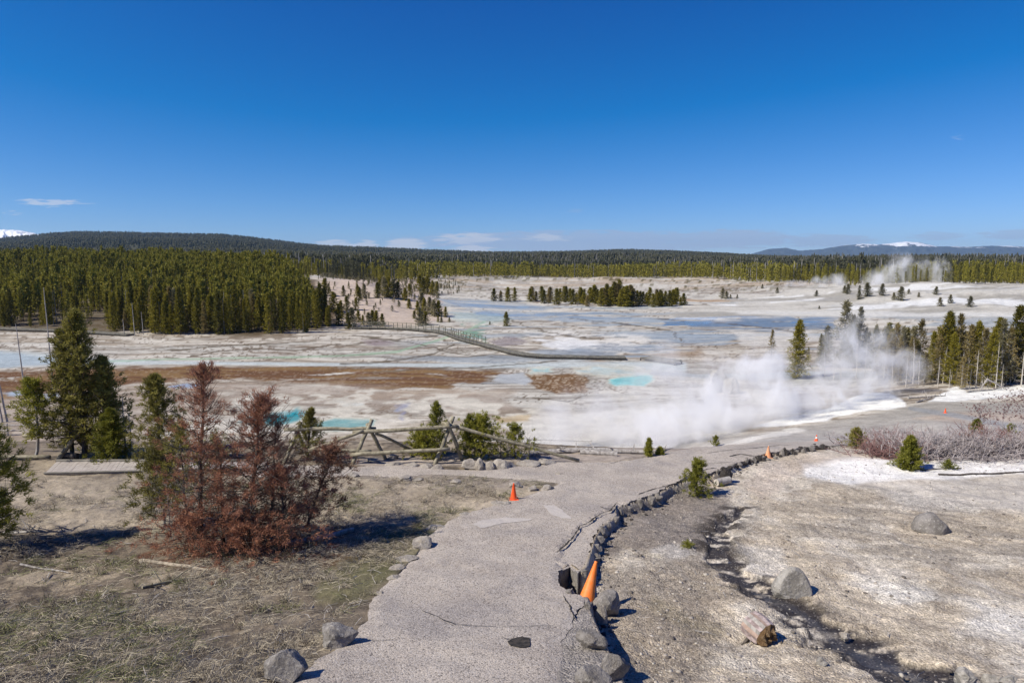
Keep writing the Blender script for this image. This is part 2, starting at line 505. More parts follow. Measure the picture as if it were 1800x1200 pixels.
M['orange'] = cone_orange('orange_plastic', (.85, .20, .025), (.74, .25, .07))
M['orange_red'] = cone_orange('red_orange_plastic', (.95, .10, .018), (.85, .12, .02))
M['orange_fade'] = cone_orange('faded_orange_plastic', (.80, .34, .16), (.75, .48, .30))
M['white_band'] = flat_noise('white_collar', (.70, .66, .60), (.8, .78, .74), 20, .5)
M['purple'] = flat_noise('dirty_pink_base', (.22, .08, .075), (.33, .14, .12), 20)


# ground: one material, colours per region come from a vertex colour map of the ground itself
def ground_mat(t):
    col = t.n('ShaderNodeAttribute', attribute_name='Col').outputs['Color']
    msk = t.n('ShaderNodeSeparateColor', {0: t.n('ShaderNodeAttribute', attribute_name='Msk').outputs['Color']})
    wet, gravel, grassy = msk.outputs[0], msk.outputs[1], msk.outputs[2]
    p = t.n('ShaderNodeTexCoord').outputs['Object']
    n0 = t.noise(p, .9, 7, .62); n1 = t.noise(p, 6.0, 5, .65); n2 = t.noise(p, 34, 4, .7)
    vo = t.n('ShaderNodeTexVoronoi', {'Vector': p, 'Scale': 42.0, 'Randomness': 1.0})
    vc = t.n('ShaderNodeSeparateColor', {0: vo.outputs['Color']})
    vo2 = t.n('ShaderNodeTexVoronoi', {'Vector': p, 'Scale': 17.0, 'Randomness': 1.0})
    vc2 = t.n('ShaderNodeSeparateColor', {0: vo2.outputs['Color']})
    far_k = t.ramp(n0, .36, .64, .88, 1.10)
    k1 = t.ramp(n1, .34, .66, .88, 1.10); k2 = t.ramp(n2, .32, .66, .88, 1.10)
    gk = t.m('ADD', 1.0, t.m('MULTIPLY', gravel, t.m('MULTIPLY', t.m('SUBTRACT', vc.outputs[0], .46), .60)))
    gk2 = t.m('ADD', 1.0, t.m('MULTIPLY', gravel, t.m('MULTIPLY', t.m('SUBTRACT', vc2.outputs[1], .5), .38)))
    k = t.m('MULTIPLY', t.m('MULTIPLY', far_k, k1), t.m('MULTIPLY', k2, t.m('MULTIPLY', gk, gk2)))
    c = t.vm('SCALE', col)
    sc_n = c.node; t.t.links.new(k, sc_n.inputs['Scale'])
    # pale chips among the gravel
    chips = t.m('MULTIPLY', t.ramp(vc.outputs[1], .93, .95), gravel)
    c = t.mix(t.m('MULTIPLY', chips, .35), c, (.50, .46, .41, 1))
    h = t.m('ADD', t.m('MULTIPLY', n2, .5), t.m('ADD', t.m('MULTIPLY', n1, .9), t.m('MULTIPLY', vo.outputs['Distance'], t.m('MULTIPLY', gravel, -.8))))
    rough = t.m('SUBTRACT', .97, t.m('MULTIPLY', wet, .80))
    bs = t.m('MULTIPLY', t.m('SUBTRACT', 1.0, t.m('MULTIPLY', wet, .93)), .75)
    bn = t.n('ShaderNodeBump', {'Height': h, 'Strength': bs, 'Distance': .035})
    return t.n('ShaderNodeBsdfPrincipled', {'Base Color': c, 'Roughness': rough, 'Normal': bn.outputs[0],
                                            'Specular IOR Level': t.m('ADD', .12, t.m('MULTIPLY', wet, .45))}).outputs[0]


M['ground'] = mat('ground', ground_mat)


def path_mat(t):
    p = t.n('ShaderNodeTexCoord').outputs['Object']
    vo = t.n('ShaderNodeTexVoronoi', {'Vector': p, 'Scale': 58.0}); vc = t.n('ShaderNodeSeparateColor', {0: vo.outputs['Color']})
    n0 = t.noise(p, .8, 5, .6, .4); n1 = t.noise(p, 5, 5, .6); n2 = t.noise(p, 75, 3, .7)
    c = t.mix(t.ramp(n0, .38, .62), (.365, .318, .272, 1), (.44, .388, .332, 1))
    c = t.mix(t.ramp(n1, .5, .75, 0, .45), c, (.46, .40, .34, 1))
    n5 = t.noise(p, .45, 4, .6, .8); c = t.mix(t.ramp(n5, .50, .62, 0, .55), c, (.29, .262, .245, 1)); n6 = t.noise(p, 1.7, 6, .7, .4); c = t.mix(t.ramp(n6, .56, .66, 0, .5), c, (.47, .42, .37, 1))
    k = t.m('MULTIPLY', t.m('ADD', .78, t.m('MULTIPLY', vc.outputs[0], .42)), t.ramp(n2, .3, .65, .82, 1.12))
    c2 = t.vm('SCALE', c); t.t.links.new(k, c2.node.inputs['Scale'])
    c3 = t.mix(t.ramp(vc.outputs[1], .88, .9, 0, .72), c2, (.07, .06, .055, 1))
    c3 = t.mix(t.ramp(vc.outputs[2], .91, .93, 0, .6), c3, (.52, .49, .46, 1))
    h = t.m('ADD', t.m('MULTIPLY', vo.outputs['Distance'], -.6), t.m('ADD', t.m('MULTIPLY', n1, .8), t.m('MULTIPLY', n2, .3)))
    return princ(t, c3, .93, h, .55, .02, .3)


M['path'] = mat('asphalt_path', path_mat)
M['patch'] = flat_noise('pale_repair', (.41, .37, .335), (.50, .46, .42), 30, .95, .3)
M['crack'] = flat_noise('gap_shade', (.02, .018, .016), (.06, .05, .042), 18, .95, .3)  # shade inside deep gaps, put into a flat near-black colour

# ------------------------------------------------------------------ the ground sheet
ys = [-10.0]
while ys[-1] < 9000:
    y = ys[-1]
    if y < 2: s = .5
    elif y < 24: s = max(.045, y * y / 3300)
    elif y < 45: s = .34
    elif y < 460: s = max(.3, y * y / 10500)
    else: s = y * .03
    ys.append(y + s)
ys = np.array(ys)
uc = np.linspace(-.83, .83, 860)
uo = .83 + np.array([.02, .05, .09, .15, .25, .4, .6, .9, 1.4, 2.2, 3.5])
us = np.concatenate([-uo[::-1], uc, uo])
Yg, Ug = np.meshgrid(ys, us, indexing='ij')
Xg = Ug * np.maximum(Yg + 2.0, 3.5)
Zg = ground_z(Xg, Yg)
print('terrain', Xg.shape)
x, y, z = Xg.ravel(), Yg.ravel(), Zg.ravel()
# creek bed: a shallow cut
near = (y > 2) & (y < 22) & (x > 1)
cd_, _, ct = seg_dist(x[near], y[near], CREEK_W)
cwid = np.interp(ct, [0, .1, .3, .45, .6, .8, 1], [.12, .18, .27, .30, .34, .50, .6])
wob = 1 + (fbm(x[near] * 2.4, y[near] * 2.4, 4, 91) - .5) * 2.2
creek = np.zeros(x.shape); creek[near] = 1 - sm(cd_ / (cwid * wob), .7, 1.15)
creek_d = np.full(x.shape, 99.); creek_d[near] = cd_
z = z - creek * .07
PX, PY = pix(x, y, z)
front = y > 1.0


def pmask(poly, soft=3.0, warp=6.0, sx=1.0, sy=1.0, seed=1, scale=1.0, ex=0.0):
    """1 inside an outline drawn on the plan; edge broken up by noise in ground coordinates"""
    P = np.array(poly, float); lo = P.min(0) - 60; hi = P.max(0) + 60
    out = np.zeros(x.shape)
    s = front & (PX > lo[0]) & (PX < hi[0]) & (PY > lo[1]) & (PY < hi[1])
    if not s.any(): return out
    dist = np.maximum(y[s], 3)
    fx = x[s] / scale; fy = y[s] / scale
    wx = (fbm(fx, fy, 4, seed) - .5) * warp * 4 * sx; wy = (fbm(fx + 31, fy + 5, 4, seed + 3) - .5) * warp * 2 * sy
    a, b = PX[s] + wx, PY[s] + wy
    ins = inside(a, b, P); d, _, _ = seg_dist(a, b, P, True)
    sd_ = np.where(ins, d, -d) + ex
    out[s] = sm(sd_, -soft, soft)
    return out


def smask(pts, width, soft=.5, warp=3.0, seed=1, scale=1.0, wy_=1.0):
    P = np.array(pts, float); lo = P.min(0) - 60; hi = P.max(0) + 60
    out = np.zeros(x.shape); s = front & (PX > lo[0]) & (PX < hi[0]) & (PY > lo[1]) & (PY < hi[1])
    if not s.any(): return out
    a = PX[s] + (fbm(x[s] / scale, y[s] / scale, 4, seed) - .5) * warp * 4
    b = PY[s] + (fbm(x[s] / scale + 9, y[s] / scale + 4, 4, seed + 2) - .5) * warp * wy_
    d, _, tt = seg_dist(a, b, P)
    wd = width if np.isscalar(width) else np.interp(tt, np.linspace(0, 1, len(width)), width)
    out[s] = 1 - sm(d, wd * (1 - soft), wd * (1 + soft))
    return out


C = np.zeros((len(x), 3)); Wt = np.zeros(len(x)); Gv = np.zeros(len(x)); Gr = np.zeros(len(x))


def lay(col, m_):
    global C
    C = C * (1 - m_[:, None]) + np.array(col)[None, :] * m_[:, None]


f1 = fbm(x / 9, y / 9, 5, 2); f2 = fbm(x / 2.2, y / 2.2, 5, 6); f3 = fbm(x / 28 + 4, y / 40, 4, 10)
# streaks that follow the flow of the run-off (roughly across the view)
wpx = x + (fbm(x / 14, y / 14, 3, 21) - .5) * 18; wpy = y + (fbm(x / 16 + 7, y / 16, 3, 22) - .5) * 10
st = fbm(wpx / 26, wpy / 2.4, 5, 23); st2 = fbm(wpx / 60, wpy / 5.5, 4, 29)
C[:] = (.43, .385, .335)
lay((.53, .48, .42), sm(f1, .47, .60)); lay((.31, .265, .215), sm(f2, .54, .68) * .5)
basin = sm(y, 40, 52); mid = basin * (1 - sm(y, 105, 150))
fine = fbm(wpx / 7, wpy / .9, 5, 331); fine2 = fbm(wpx / 16, wpy / 1.6, 5, 333)
lay((.56, .525, .48), sm(st, .5, .60) * basin * .8)
lay((.30, .255, .21), sm(st, .50, .40) * basin * .62)
lay((.42, .415, .40), sm(st2, .50, .58) * basin * .6)
lay((.60, .57, .53), sm(fine2, .54, .62) * basin * .6)
lay((.25, .215, .18), sm(fine2, .45, .36) * basin * .55)
lay((.235, .20, .17), sm(fine, .62, .70) * basin * .35)
lay((.62, .59, .55), sm(fine, .38, .30) * basin * .3)
dots = fbm(x / .30, y / .42, 2, 341); lay((.17, .135, .105), sm(dots, .70, .77) * sm(fbm(x / 7, y / 5, 3, 343), .44, .58) * mid * .8)
# far part of the basin is whiter
lay((.57, .545, .51), sm(y, 110, 190) * (1 - sm(y, 440, 470)) * .75)
lay((.37, .345, .32), sm(y, 110, 190) * (1 - sm(y, 440, 470)) * sm(st, .48, .40) * .8)
lay((.44, .36, .28), sm(fbm(x / 30, y / 18, 5, 61), .50, .60) * sm(y, 230, 330) * .7)
scr = fbm(x / 2.4, y / 6, 3, 65); lay((.15, .13, .075), sm(scr, .60, .66) * sm(y, 215, 300) * (1 - sm(y, 455, 470)) * sm(fbm(x / 40, y / 30, 3, 66), .40, .55) * .75)
# thin dark cracks / channels winding over the flat
for sd0, th, sx_, sy_ in ((71, .010, 30, 6), (75, .008, 18, 4.5), (79, .012, 50, 9)):
    r_ = np.abs(fbm(wpx / sx_, wpy / sy_, 4, sd0) - .5)
    lay((.24, .20, .165), (1 - sm(r_, th * .4, th)) * basin * (1 - sm(y, 250, 400)) * .8)
# channel edges in pale cream and thin blue films of water
blue = sm(fbm(wpx / 34, wpy / 7, 4, 83), .56, .62) * basin * sm(y, 62, 80) * (1 - sm(y, 200, 240)) * sm(PX, 620, 800)
lay((.34, .38, .42), blue * .6); Wt += blue * .35
# rust-coloured mats
rust = pmask([(-60, 654), (60, 650), (200, 648), (400, 643), (600, 645), (800, 651), (890, 655), (840, 668), (765, 683), (670, 683),
              (600, 676), (500, 668), (300, 668), (220, 676), (100, 692), (-60, 706)], 2.5, 7, seed=101, scale=3.5, sx=2.5)
rust = rust * sm(fbm(wpx / 8, wpy / 1.4, 5, 105), .16, .34)
lay((.150, .078, .040), rust); lay((.24, .15, .07), rust * sm(fbm(wpx / 10, wpy / 1.0, 4, 108), .52, .62) * .8)
lay((.40, .33, .26), rust * sm(fbm(x / .35, y / .35, 3, 109), .64, .74) * .4)
rust2 = pmask([(925, 657), (1000, 658), (1032, 664), (1028, 690), (985, 692), (950, 683), (925, 672)], 2, 4, seed=111, scale=2.5, sx=1.5)
lay((.175, .100, .050), rust2); lay((.42, .34, .26), rust2 * sm(fbm(x / .3, y / .4, 3, 113), .54, .62) * .8)
lay((.30, .19, .11), pmask([(960, 636), (1050, 632), (1075, 637), (1040, 642), (980, 641)], 3, 3, seed=115, scale=3) * .8)
lay((.30, .22, .15), pmask([(1150, 622), (1230, 615), (1240, 622), (1180, 630)], 3, 3, seed=116, scale=3) * .7)
lay((.42, .34, .26), pmask([(600, 690), (800, 684), (900, 690), (760, 700), (640, 702)], 6, 6, seed=117, scale=4) * .6)
# pinkish-brown dry flats on the near left
lay((.36, .30, .255), pmask([(-60, 700), (250, 680), (420, 672), (900, 690), (900, 720), (700, 722), (420, 712), (200, 780), (-60, 800)], 10, 10, seed=119, scale=5) * .6)
# run-off streams
lay((.50, .54, .56), smask([(-40, 622), (60, 628), (160, 636), (300, 637), (520, 640), (700, 641), (860, 643), (1010, 640), (1200, 645)], [6, 9, 6, 3, 3, 3, 4, 6, 8], .5, 2, 121, 4) * .85)
lay((.30, .42, .31), smask([(180, 636), (300, 631), (450, 629), (600, 625), (700, 618), (760, 600), (820, 582), (850, 566)], [1.2, 1.5, 1.5, 1.5, 2, 2, 2, 2], .6, 3, 123, 5) * .6)
lay((.38, .43, .48), pmask([(-60, 612), (10, 618), (90, 630), (140, 640), (-60, 650)], 3, 4, seed=125, scale=4) * .9)
lay((.20, .17, .14), smask([(330, 628), (380, 618), (440, 613), (520, 616), (560, 610), (600, 604)], 1.0, .5, 2, 127, 5) * .9)
lay((.42, .43, .45), pmask([(880, 658), (920, 655), (935, 668), (925, 675), (890, 674), (868, 668)], 2, 3, seed=129, scale=2))
lay((.20, .31, .25), pmask([(805, 573), (840, 568), (850, 590), (860, 600), (820, 598)], 3, 12, seed=131, scale=3) * sm(fbm(wpx / 4, wpy / 2, 4, 132), .42, .55) * .8)
# pale shallow lake behind the boardwalk
lake = pmask([(770, 526), (860, 531), (1000, 546), (1110, 552), (1240, 556), (1240, 572), (1100, 578), (1010, 572), (940, 572), (850, 567), (822, 552), (790, 540)], 3, 8, seed=133, scale=14, sx=2)
lake = lake * sm(fbm(wpx / 26, wpy / 3.5, 5, 135), .38, .54)
lay((.36, .40, .44), lake * .8); Wt += lake * .5
lay((.40, .52, .50), pmask([(790, 548), (870, 552), (900, 562), (850, 572), (800, 560)], 3, 8, seed=136, scale=10) * .3)
lake2 = pmask([(1180, 557), (1330, 555), (1470, 559), (1475, 578), (1380, 583), (1240, 583), (1150, 575)], 2, 5, seed=137, scale=14, sx=2)
lake2 = lake2 * sm(fbm(wpx / 30, wpy / 2.5, 4, 138), .34, .52)
lay((.22, .265, .33), lake2 * .9); Wt += lake2 * .6  # blue of the reflected sky is put into this strip's colour
lay((.36, .41, .49), pmask([(975, 606), (1080, 600), (1180, 612), (1120, 622), (1010, 618)], 3, 6, seed=139, scale=7) * .55)
lay((.40, .44, .49), pmask([(1040, 585), (1180, 580), (1300, 590), (1280, 605), (1130, 600)], 4, 8, seed=140, scale=8) * .55)
lay((.64, .62, .60), pmask([(920, 585), (1000, 578), (1060, 590), (1130, 588), (1180, 600), (1060, 612), (960, 605)], 4, 8, seed=141, scale=6) * sm(f2, .38, .52) * .8)
lay((.40, .28, .18), pmask([(1180, 524), (1260, 527), (1310, 528), (1250, 531), (1200, 530)], 1.5, 2, seed=142, scale=8) * .8)
# grey-blue sheets of water and mauve silt in the middle of the basin, dark meandering channels
lay((.30, .335, .385), pmask([(1150, 583), (1230, 578), (1330, 592), (1290, 606), (1200, 618), (1120, 628), (1050, 627), (1100, 612), (1150, 600)], 3, 9, seed=271, scale=5, sx=1.5) * sm(fbm(wpx / 12, wpy / 3, 4, 272), .36, .50) * .85)
lay((.31, .345, .40), pmask([(930, 618), (1000, 612), (1090, 618), (1080, 626), (960, 626)], 3, 7, seed=273, scale=5) * .7)
lay((.27, .235, .25), pmask([(850, 598), (905, 594), (930, 603), (880, 610)], 3, 7, seed=274, scale=4) * .7)
lay((.30, .255, .26), pmask([(640, 600), (690, 597), (700, 605), (660, 609)], 3, 6, seed=275, scale=4) * .8)
lay((.66, .66, .68), pmask([(945, 600), (1010, 594), (1060, 603), (1020, 612), (965, 612)], 3, 9, seed=276, scale=4) * .85)
lay((.60, .58, .56), pmask([(1290, 584), (1420, 582), (1460, 596), (1400, 610), (1300, 604)], 4, 9, seed=277, scale=6) * .7)
for q, (ln_, wd_s) in enumerate([([(600, 640), (690, 634), (760, 622), (800, 606)], 1.1), ([(900, 562), (950, 580), (1000, 590), (1060, 596)], .9), ([(610, 606), (700, 596), (770, 590)], .9), ([(640, 655), (760, 648), (900, 642), (980, 634)], .9),
                                ([(1000, 560), (1090, 568), (1180, 582), (1200, 600)], 1.0), ([(620, 590), (720, 600), (800, 620), (880, 628)], .8), ([(940, 700), (1000, 706), (1030, 694)], .9), ([(300, 616), (420, 606), (560, 600)], 1.0), ([(1150, 560), (1300, 570), (1400, 584)], .9)]):
    lay((.18, .155, .125), smask(ln_, wd_s, .6, 5, 280 + q, 3) * .8)
# pools
pools = [([(414, 743), (434, 734), (470, 726), (520, 721), (543, 727), (520, 741), (470, 747)], (.055, .26, .31), .9),
         ([(542, 747), (570, 740), (620, 737), (655, 740), (652, 750), (590, 754), (548, 753)], (.24, .37, .37), .9),
         ([(1072, 667), (1100, 658), (1140, 656), (1152, 666), (1130, 678), (1085, 677)], (.20, .48, .50), .9),
         ([(1010, 650), (1080, 645), (1130, 650), (1090, 658), (1030, 656)], (.36, .46, .50), .6),
         ([(930, 648), (965, 647), (960, 652), (935, 653)], (.25, .45, .50), .7),
         ([(600, 708), (640, 706), (640, 711), (605, 711)], (.28, .48, .60), .9),
         ([(300, 678), (352, 674), (350, 679), (305, 682)], (.30, .42, .62), .9),
         ([(8, 690), (48, 684), (52, 692), (20, 696)], (.36, .46, .60), .9),
         ([(60, 690), (100, 684), (98, 700), (70, 702)], (.44, .50, .60), .6),
         ([(700, 728), (712, 720), (716, 734), (706, 742)], (.24, .24, .33), .7),
         ([(690, 712), (716, 706), (716, 716), (700, 722)], (.30, .32, .42), .6)]
for q, (pl, c_, a_) in enumerate(pools):
    big = pmask(pl, 3.0, 7, seed=150 + q, scale=2.2, ex=4.0)
    lay((.55, .53, .47), big * .8 * (1 if q < 5 else 0))
    m_ = pmask(pl, 3.0, 8, seed=150 + q, scale=2.2) * a_ * (.62 + .38 * sm(fbm(x / 1.6, y / 1.6, 4, 190 + q), .36, .56))
    lay(np.array(c_) * 1.02 + .05, m_); lay(c_, m_ * pmask(pl, 2.5, 7, seed=150 + q, scale=2.2, ex=-3.0)); Wt += m_ * .45
# white deposits in the mid ground and cream around
lay((.58, .55, .50), pmask([(380, 690), (560, 676), (900, 700), (960, 715), (900, 745), (620, 735), (420, 722)], 8, 12, seed=171, scale=5) * sm(f2, .40, .55) * .85)
lay((.60, .58, .55), pmask([(880, 745), (1000, 725), (1200, 700), (1330, 735), (1300, 780), (1100, 790), (930, 785)], 8, 10, seed=172, scale=4) * .8)
lay((.50, .38, .22), pmask([(860, 735), (930, 728), (930, 738), (880, 745)], 3, 5, seed=173, scale=2) * .5)
# snow beside the vents and under the trees on the right
snow1 = pmask([(1325, 750), (1360, 738), (1430, 725), (1470, 712), (1500, 700), (1520, 690), (1560, 690), (1592, 706), (1590, 715), (1520, 722), (1450, 738), (1390, 748)], 2, 3, seed=175, scale=1.6)
snow2 = pmask([(1632, 706), (1655, 692), (1680, 680), (1700, 688), (1740, 686), (1790, 677), (1830, 672), (1830, 690), (1760, 698), (1700, 702), (1670, 706)], 1.5, 3, seed=177, scale=1.6)
snow3 = pmask([(1240, 547), (1500, 546), (1700, 548), (1830, 550), (1830, 556), (1600, 556), (1400, 553), (1240, 551)], 1.5, 2, seed=178, scale=10)
lay((.82, .84, .88), np.clip(snow1 + snow2 + snow3 * .8, 0, 1))
# grey slope right of the vents
lay((.36, .34, .315), pmask([(1130, 795), (1200, 775), (1400, 752), (1590, 715), (1640, 708), (1830, 712), (1830, 790), (1500, 775), (1300, 780)], 4, 6, seed=179, scale=3) * .9)
lay((.42, .34, .28), pmask([(1600, 735), (1680, 722), (1800, 730), (1800, 745), (1680, 742)], 4, 5, seed=180, scale=3) * .6)
lay((.31, .31, .315), smask([(1600, 718), (1640, 724), (1680, 730), (1740, 742), (1790, 752)], [3, 4, 4, 5, 6], .4, 2, 181, 3) * .9)
lay((.70, .68, .64), pmask([(1230, 790), (1330, 765), (1400, 750), (1420, 756), (1330, 775), (1250, 795)], 2, 4, seed=182, scale=1) * .6)
# the white hill on the right, slightly streaked
whill = pmask([(1180, 556), (1300, 530), (1400, 505), (1560, 494), (1830, 498), (1830, 560), (1200, 560)], 6, 8, seed=183, scale=14)
lay((.54, .52, .49), whill * .8); lay((.36, .34, .31), whill * sm(fbm(x / 26 + y / 40, y / 9, 5, 185), .50, .60) * .8)
lay((.74, .74, .75), whill * sm(fbm(x / 20 + y / 40, y / 11, 4, 187), .60, .66) * .8)
# pinkish scrub hill on the left
phill = pmask([(560, 490), (640, 488), (760, 492), (770, 530), (790, 560), (700, 575), (590, 575), (540, 560), (530, 500)], 5, 6, seed=189, scale=10)
lay((.54, .45, .39), phill * .85)
# forest floor
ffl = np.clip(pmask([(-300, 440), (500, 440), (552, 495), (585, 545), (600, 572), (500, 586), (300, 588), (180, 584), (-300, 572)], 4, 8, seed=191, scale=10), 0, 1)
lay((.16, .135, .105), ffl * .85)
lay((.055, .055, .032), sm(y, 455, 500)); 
# ---- near ground
nearg = 1 - sm(y, 21.5, 25)
d_, s_, _ = seg_dist(x, np.where(y < 30, y, 30), DROP_W); sgn = np.where(s_ >= 0, 1, -1) * d_
right = sm(sgn, -.1, .1) * (1 - sm(y, 22, 24))
left = (1 - right) * nearg
g1 = fbm(x * .8, y * .8, 5, 201); g2 = fbm(x * 3, y * 3, 4, 203)
lay((.20, .162, .118), left)
lay((.36, .30, .22), left * sm(g1, .46, .62) * .8); lay((.065, .053, .044), left * sm(g2, .50, .62) * .7)
lay((.135, .135, .06), left * pmask([(560, 1000), (700, 930), (780, 905), (800, 925), (700, 1000), (640, 1050), (560, 1060)], 12, 10, seed=205) * .6)
lay((.42, .355, .27), left * pmask([(-40, 838), (560, 838), (900, 848), (960, 870), (800, 915), (560, 920), (-40, 935)], 8, 8, seed=207) * .7)
lay((.36, .31, .27), left * pmask([(600, 808), (1000, 795), (1250, 770), (1250, 800), (1000, 815), (640, 822)], 4, 5, seed=209) * .8)
lay((.30, .26, .225), left * pmask([(620, 835), (760, 830), (980, 845), (900, 860), (700, 852)], 4, 5, seed=211) * .7)
lay((.30, .27, .24), left * pmask([(960, 1050), (1040, 1050), (1110, 1210), (970, 1210)], 5, 6, seed=213))
lay((.19, .155, .12), left * pmask([(-40, 745), (300, 790), (300, 812), (-40, 812)], 6, 6, seed=215) * .5)
# right hand ground
lay((.50, .43, .335), right)
lay((.58, .53, .455), right * sm(g1, .46, .6) * .7); lay((.28, .23, .175), right * sm(g2, .52, .66) * .5)
strk = fbm(x * .5 - y * .25, y * 1.4 + x * .5, 5, 217)
lay((.29, .25, .20), right * sm(strk, .50, .62) * pmask([(1380, 880), (1830, 850), (1830, 1060), (1600, 1040), (1400, 960)], 25, 12, seed=219) * .7)
lay((.74, .72, .69), right * pmask([(1400, 815), (1500, 800), (1640, 812), (1830, 795), (1830, 828), (1700, 840), (1500, 848), (1420, 838)], 4, 6, seed=221))
lay((.50, .42, .35), right * pmask([(1300, 850), (1340, 815), (1440, 795), (1560, 800), (1420, 820), (1380, 850), (1330, 880)], 8, 8, seed=222) * .6)
lay((.48, .45, .41), right * pmask([(1500, 850), (1830, 840), (1830, 900), (1600, 890)], 10, 10, seed=223) * .6)
lay((.58, .54, .48), right * pmask([(1300, 960), (1370, 965), (1390, 1000), (1340, 1020), (1300, 990)], 8, 8, seed=225) * .7)
lay((.60, .57, .52), right * pmask([(1500, 1010), (1640, 1040), (1830, 1080), (1830, 1130), (1650, 1100), (1520, 1040)], 14, 12, seed=227) * sm(g1, .38, .55) * .8)
lay((.20, .172, .15), right * pmask([(1085, 895), (1150, 870), (1215, 845), (1270, 870), (1290, 900), (1245, 940), (1240, 970), (1180, 975), (1100, 960), (1055, 990), (1050, 940)], 10, 9, seed=229) * .85)
lay((.25, .21, .165), right * pmask([(1040, 1000), (1240, 970), (1280, 1040), (1240, 1210), (1080, 1210)], 18, 14, seed=231) * .75)
lay((.22, .19, .13), right * smask([(1150, 1060), (1200, 1090), (1270, 1110)], 12, .7, 8, 233) * .5)
lay((.50, .47, .43), right * pmask([(1140, 965), (1180, 955), (1230, 970), (1190, 982), (1150, 980)], 5, 6, seed=235) * .6)
# trickle
lay((.17, .085, .05), left * pmask([(260, 950), (400, 935), (620, 945), (640, 975), (560, 1000), (400, 1010), (250, 990)], 14, 14, seed=261) * sm(g2, .42, .58) * .75)
lay((.03, .026, .028), right * creek * sm(fbm(x * 6, y * 6, 4, 241), .30, .48)); 
halo = right * (1 - sm(creek_d, .15, .75)) * sm(fbm(x * 3, y * 3, 4, 242), .46, .58)
lay((.045, .037, .033), halo * .92)
film = right * (1 - sm(creek_d + (fbm(x * 1.5, y * 1.5, 3, 245) - .5) * .3, .03, .13)) * sm(-y, -10.5, -9.8)
lay((.055, .052, .056), film * .8)
Wt += creek * .35 + film * .15
# little sulphur hole
hx = at(1143, 975); hd = np.hypot((x - hx[0]) / 1.3, y - hx[1]); z = z - (1 - sm(hd, .06, .2)) * .15
lay((.05, .045, .035), 1 - sm(hd, .05, .14))
h2 = at(1157, 978); hd2 = np.hypot(x - h2[0], y - h2[1]); lay((.50, .46, .24), (1 - sm(hd2 + (g2 - .5) * .2, .03, .12)) * .9)
bz = (basin * (1 - sm(y, 455, 480)) * (1 - np.maximum(rust, rust2)))[:, None]; Cm = np.array([[.46, .43, .39]])
C = C + (C - Cm) * .28 * bz; C = np.clip(C, .01, .84)
C = C * (1 - (basin * (1 - sm(y, 455, 480)))[:, None] * np.array([.13, .135, .185])[None])
berm = pmask([(985, 1080), (1040, 1060), (1110, 1215), (985, 1215)], 4, 4, seed=214)
wz = pmask([(1390, 815), (1500, 795), (1640, 805), (1830, 790), (1830, 900), (1500, 850)], 6, 6, seed=221)
Gv[:] = nearg * (.25 + .75 * np.maximum(right, berm)) * (1 - .6 * wz); Gr[:] = left
nr, nc_ = Xg.shape
idx = np.arange(nr * nc_).reshape(nr, nc_)
Q = np.stack([idx[:-1, :-1], idx[:-1, 1:], idx[1:, 1:], idx[1:, :-1]], -1).reshape(-1, 4)
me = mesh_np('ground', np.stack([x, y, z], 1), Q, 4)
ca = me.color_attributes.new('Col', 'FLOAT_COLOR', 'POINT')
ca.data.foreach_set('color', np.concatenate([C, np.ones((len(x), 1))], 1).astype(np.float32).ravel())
cb = me.color_attributes.new('Msk', 'FLOAT_COLOR', 'POINT')
cb.data.foreach_set('color', np.stack([np.clip(Wt, 0, 1), Gv, Gr, np.ones(len(x))], 1).astype(np.float32).ravel())
tag(link('ground', me, mat=M['ground'], smooth=True), 'pale thermal basin floor and dry slopes round the path', kind='structure')

# ------------------------------------------------------------------ the asphalt path
out = resample(PATH_XY, .05, .055, True, 5)
_d, _s, _t = seg_dist(out[:, 0], out[:, 1], DROP_W); _k = (sm(_d, .35, .15) * (out[:, 1] > 7))
out[:, 0] -= _k * (fbm(out[:, 0] * 9, out[:, 1] * 9, 2, 15)) * .11; out[:, 1] += _k * (fbm(out[:, 0] * 9 + 4, out[:, 1] * 9, 2, 16)) * .07
P0 = np.array(PATH_XY)
gx, gy = np.meshgrid(np.arange(P0[:, 0].min(), P0[:, 0].max(), .11), np.arange(P0[:, 1].min(), P0[:, 1].max(), .11))
gx = gx.ravel() + rng.uniform(-.03, .03, gx.size); gy = gy.ravel() + rng.uniform(-.03, .03, gy.size)
k_ = inside(gx, gy, out); gx, gy = gx[k_], gy[k_]
dd, _, _ = seg_dist(gx, gy, P0, True); k_ = dd > .1; gx, gy = gx[k_], gy[k_]
pts2 = [Vector((float(a), float(b))) for a, b in out] + [Vector((float(a), float(b))) for a, b in zip(gx, gy)]
n0 = len(out)
vv, ee, ff, *_r = delaunay_2d_cdt(pts2, [(i, (i + 1) % n0) for i in range(n0)], [], 1, 1e-5)
VX = np.array([(v.x, v.y) for v in vv])
pz_ = path_z(VX[:, 0], VX[:, 1])
edge_d, _, _ = seg_dist(VX[:, 0], VX[:, 1], P0, True)
pz_ = pz_ + .022 + (fbm(VX[:, 0] * .9, VX[:, 1] * .9, 3, 401) - .5) * .06 + (fbm(VX[:, 0] * 4, VX[:, 1] * 4, 3, 403) - .5) * .022
pz_ -= (1 - sm(edge_d, 0, .12)) * .02
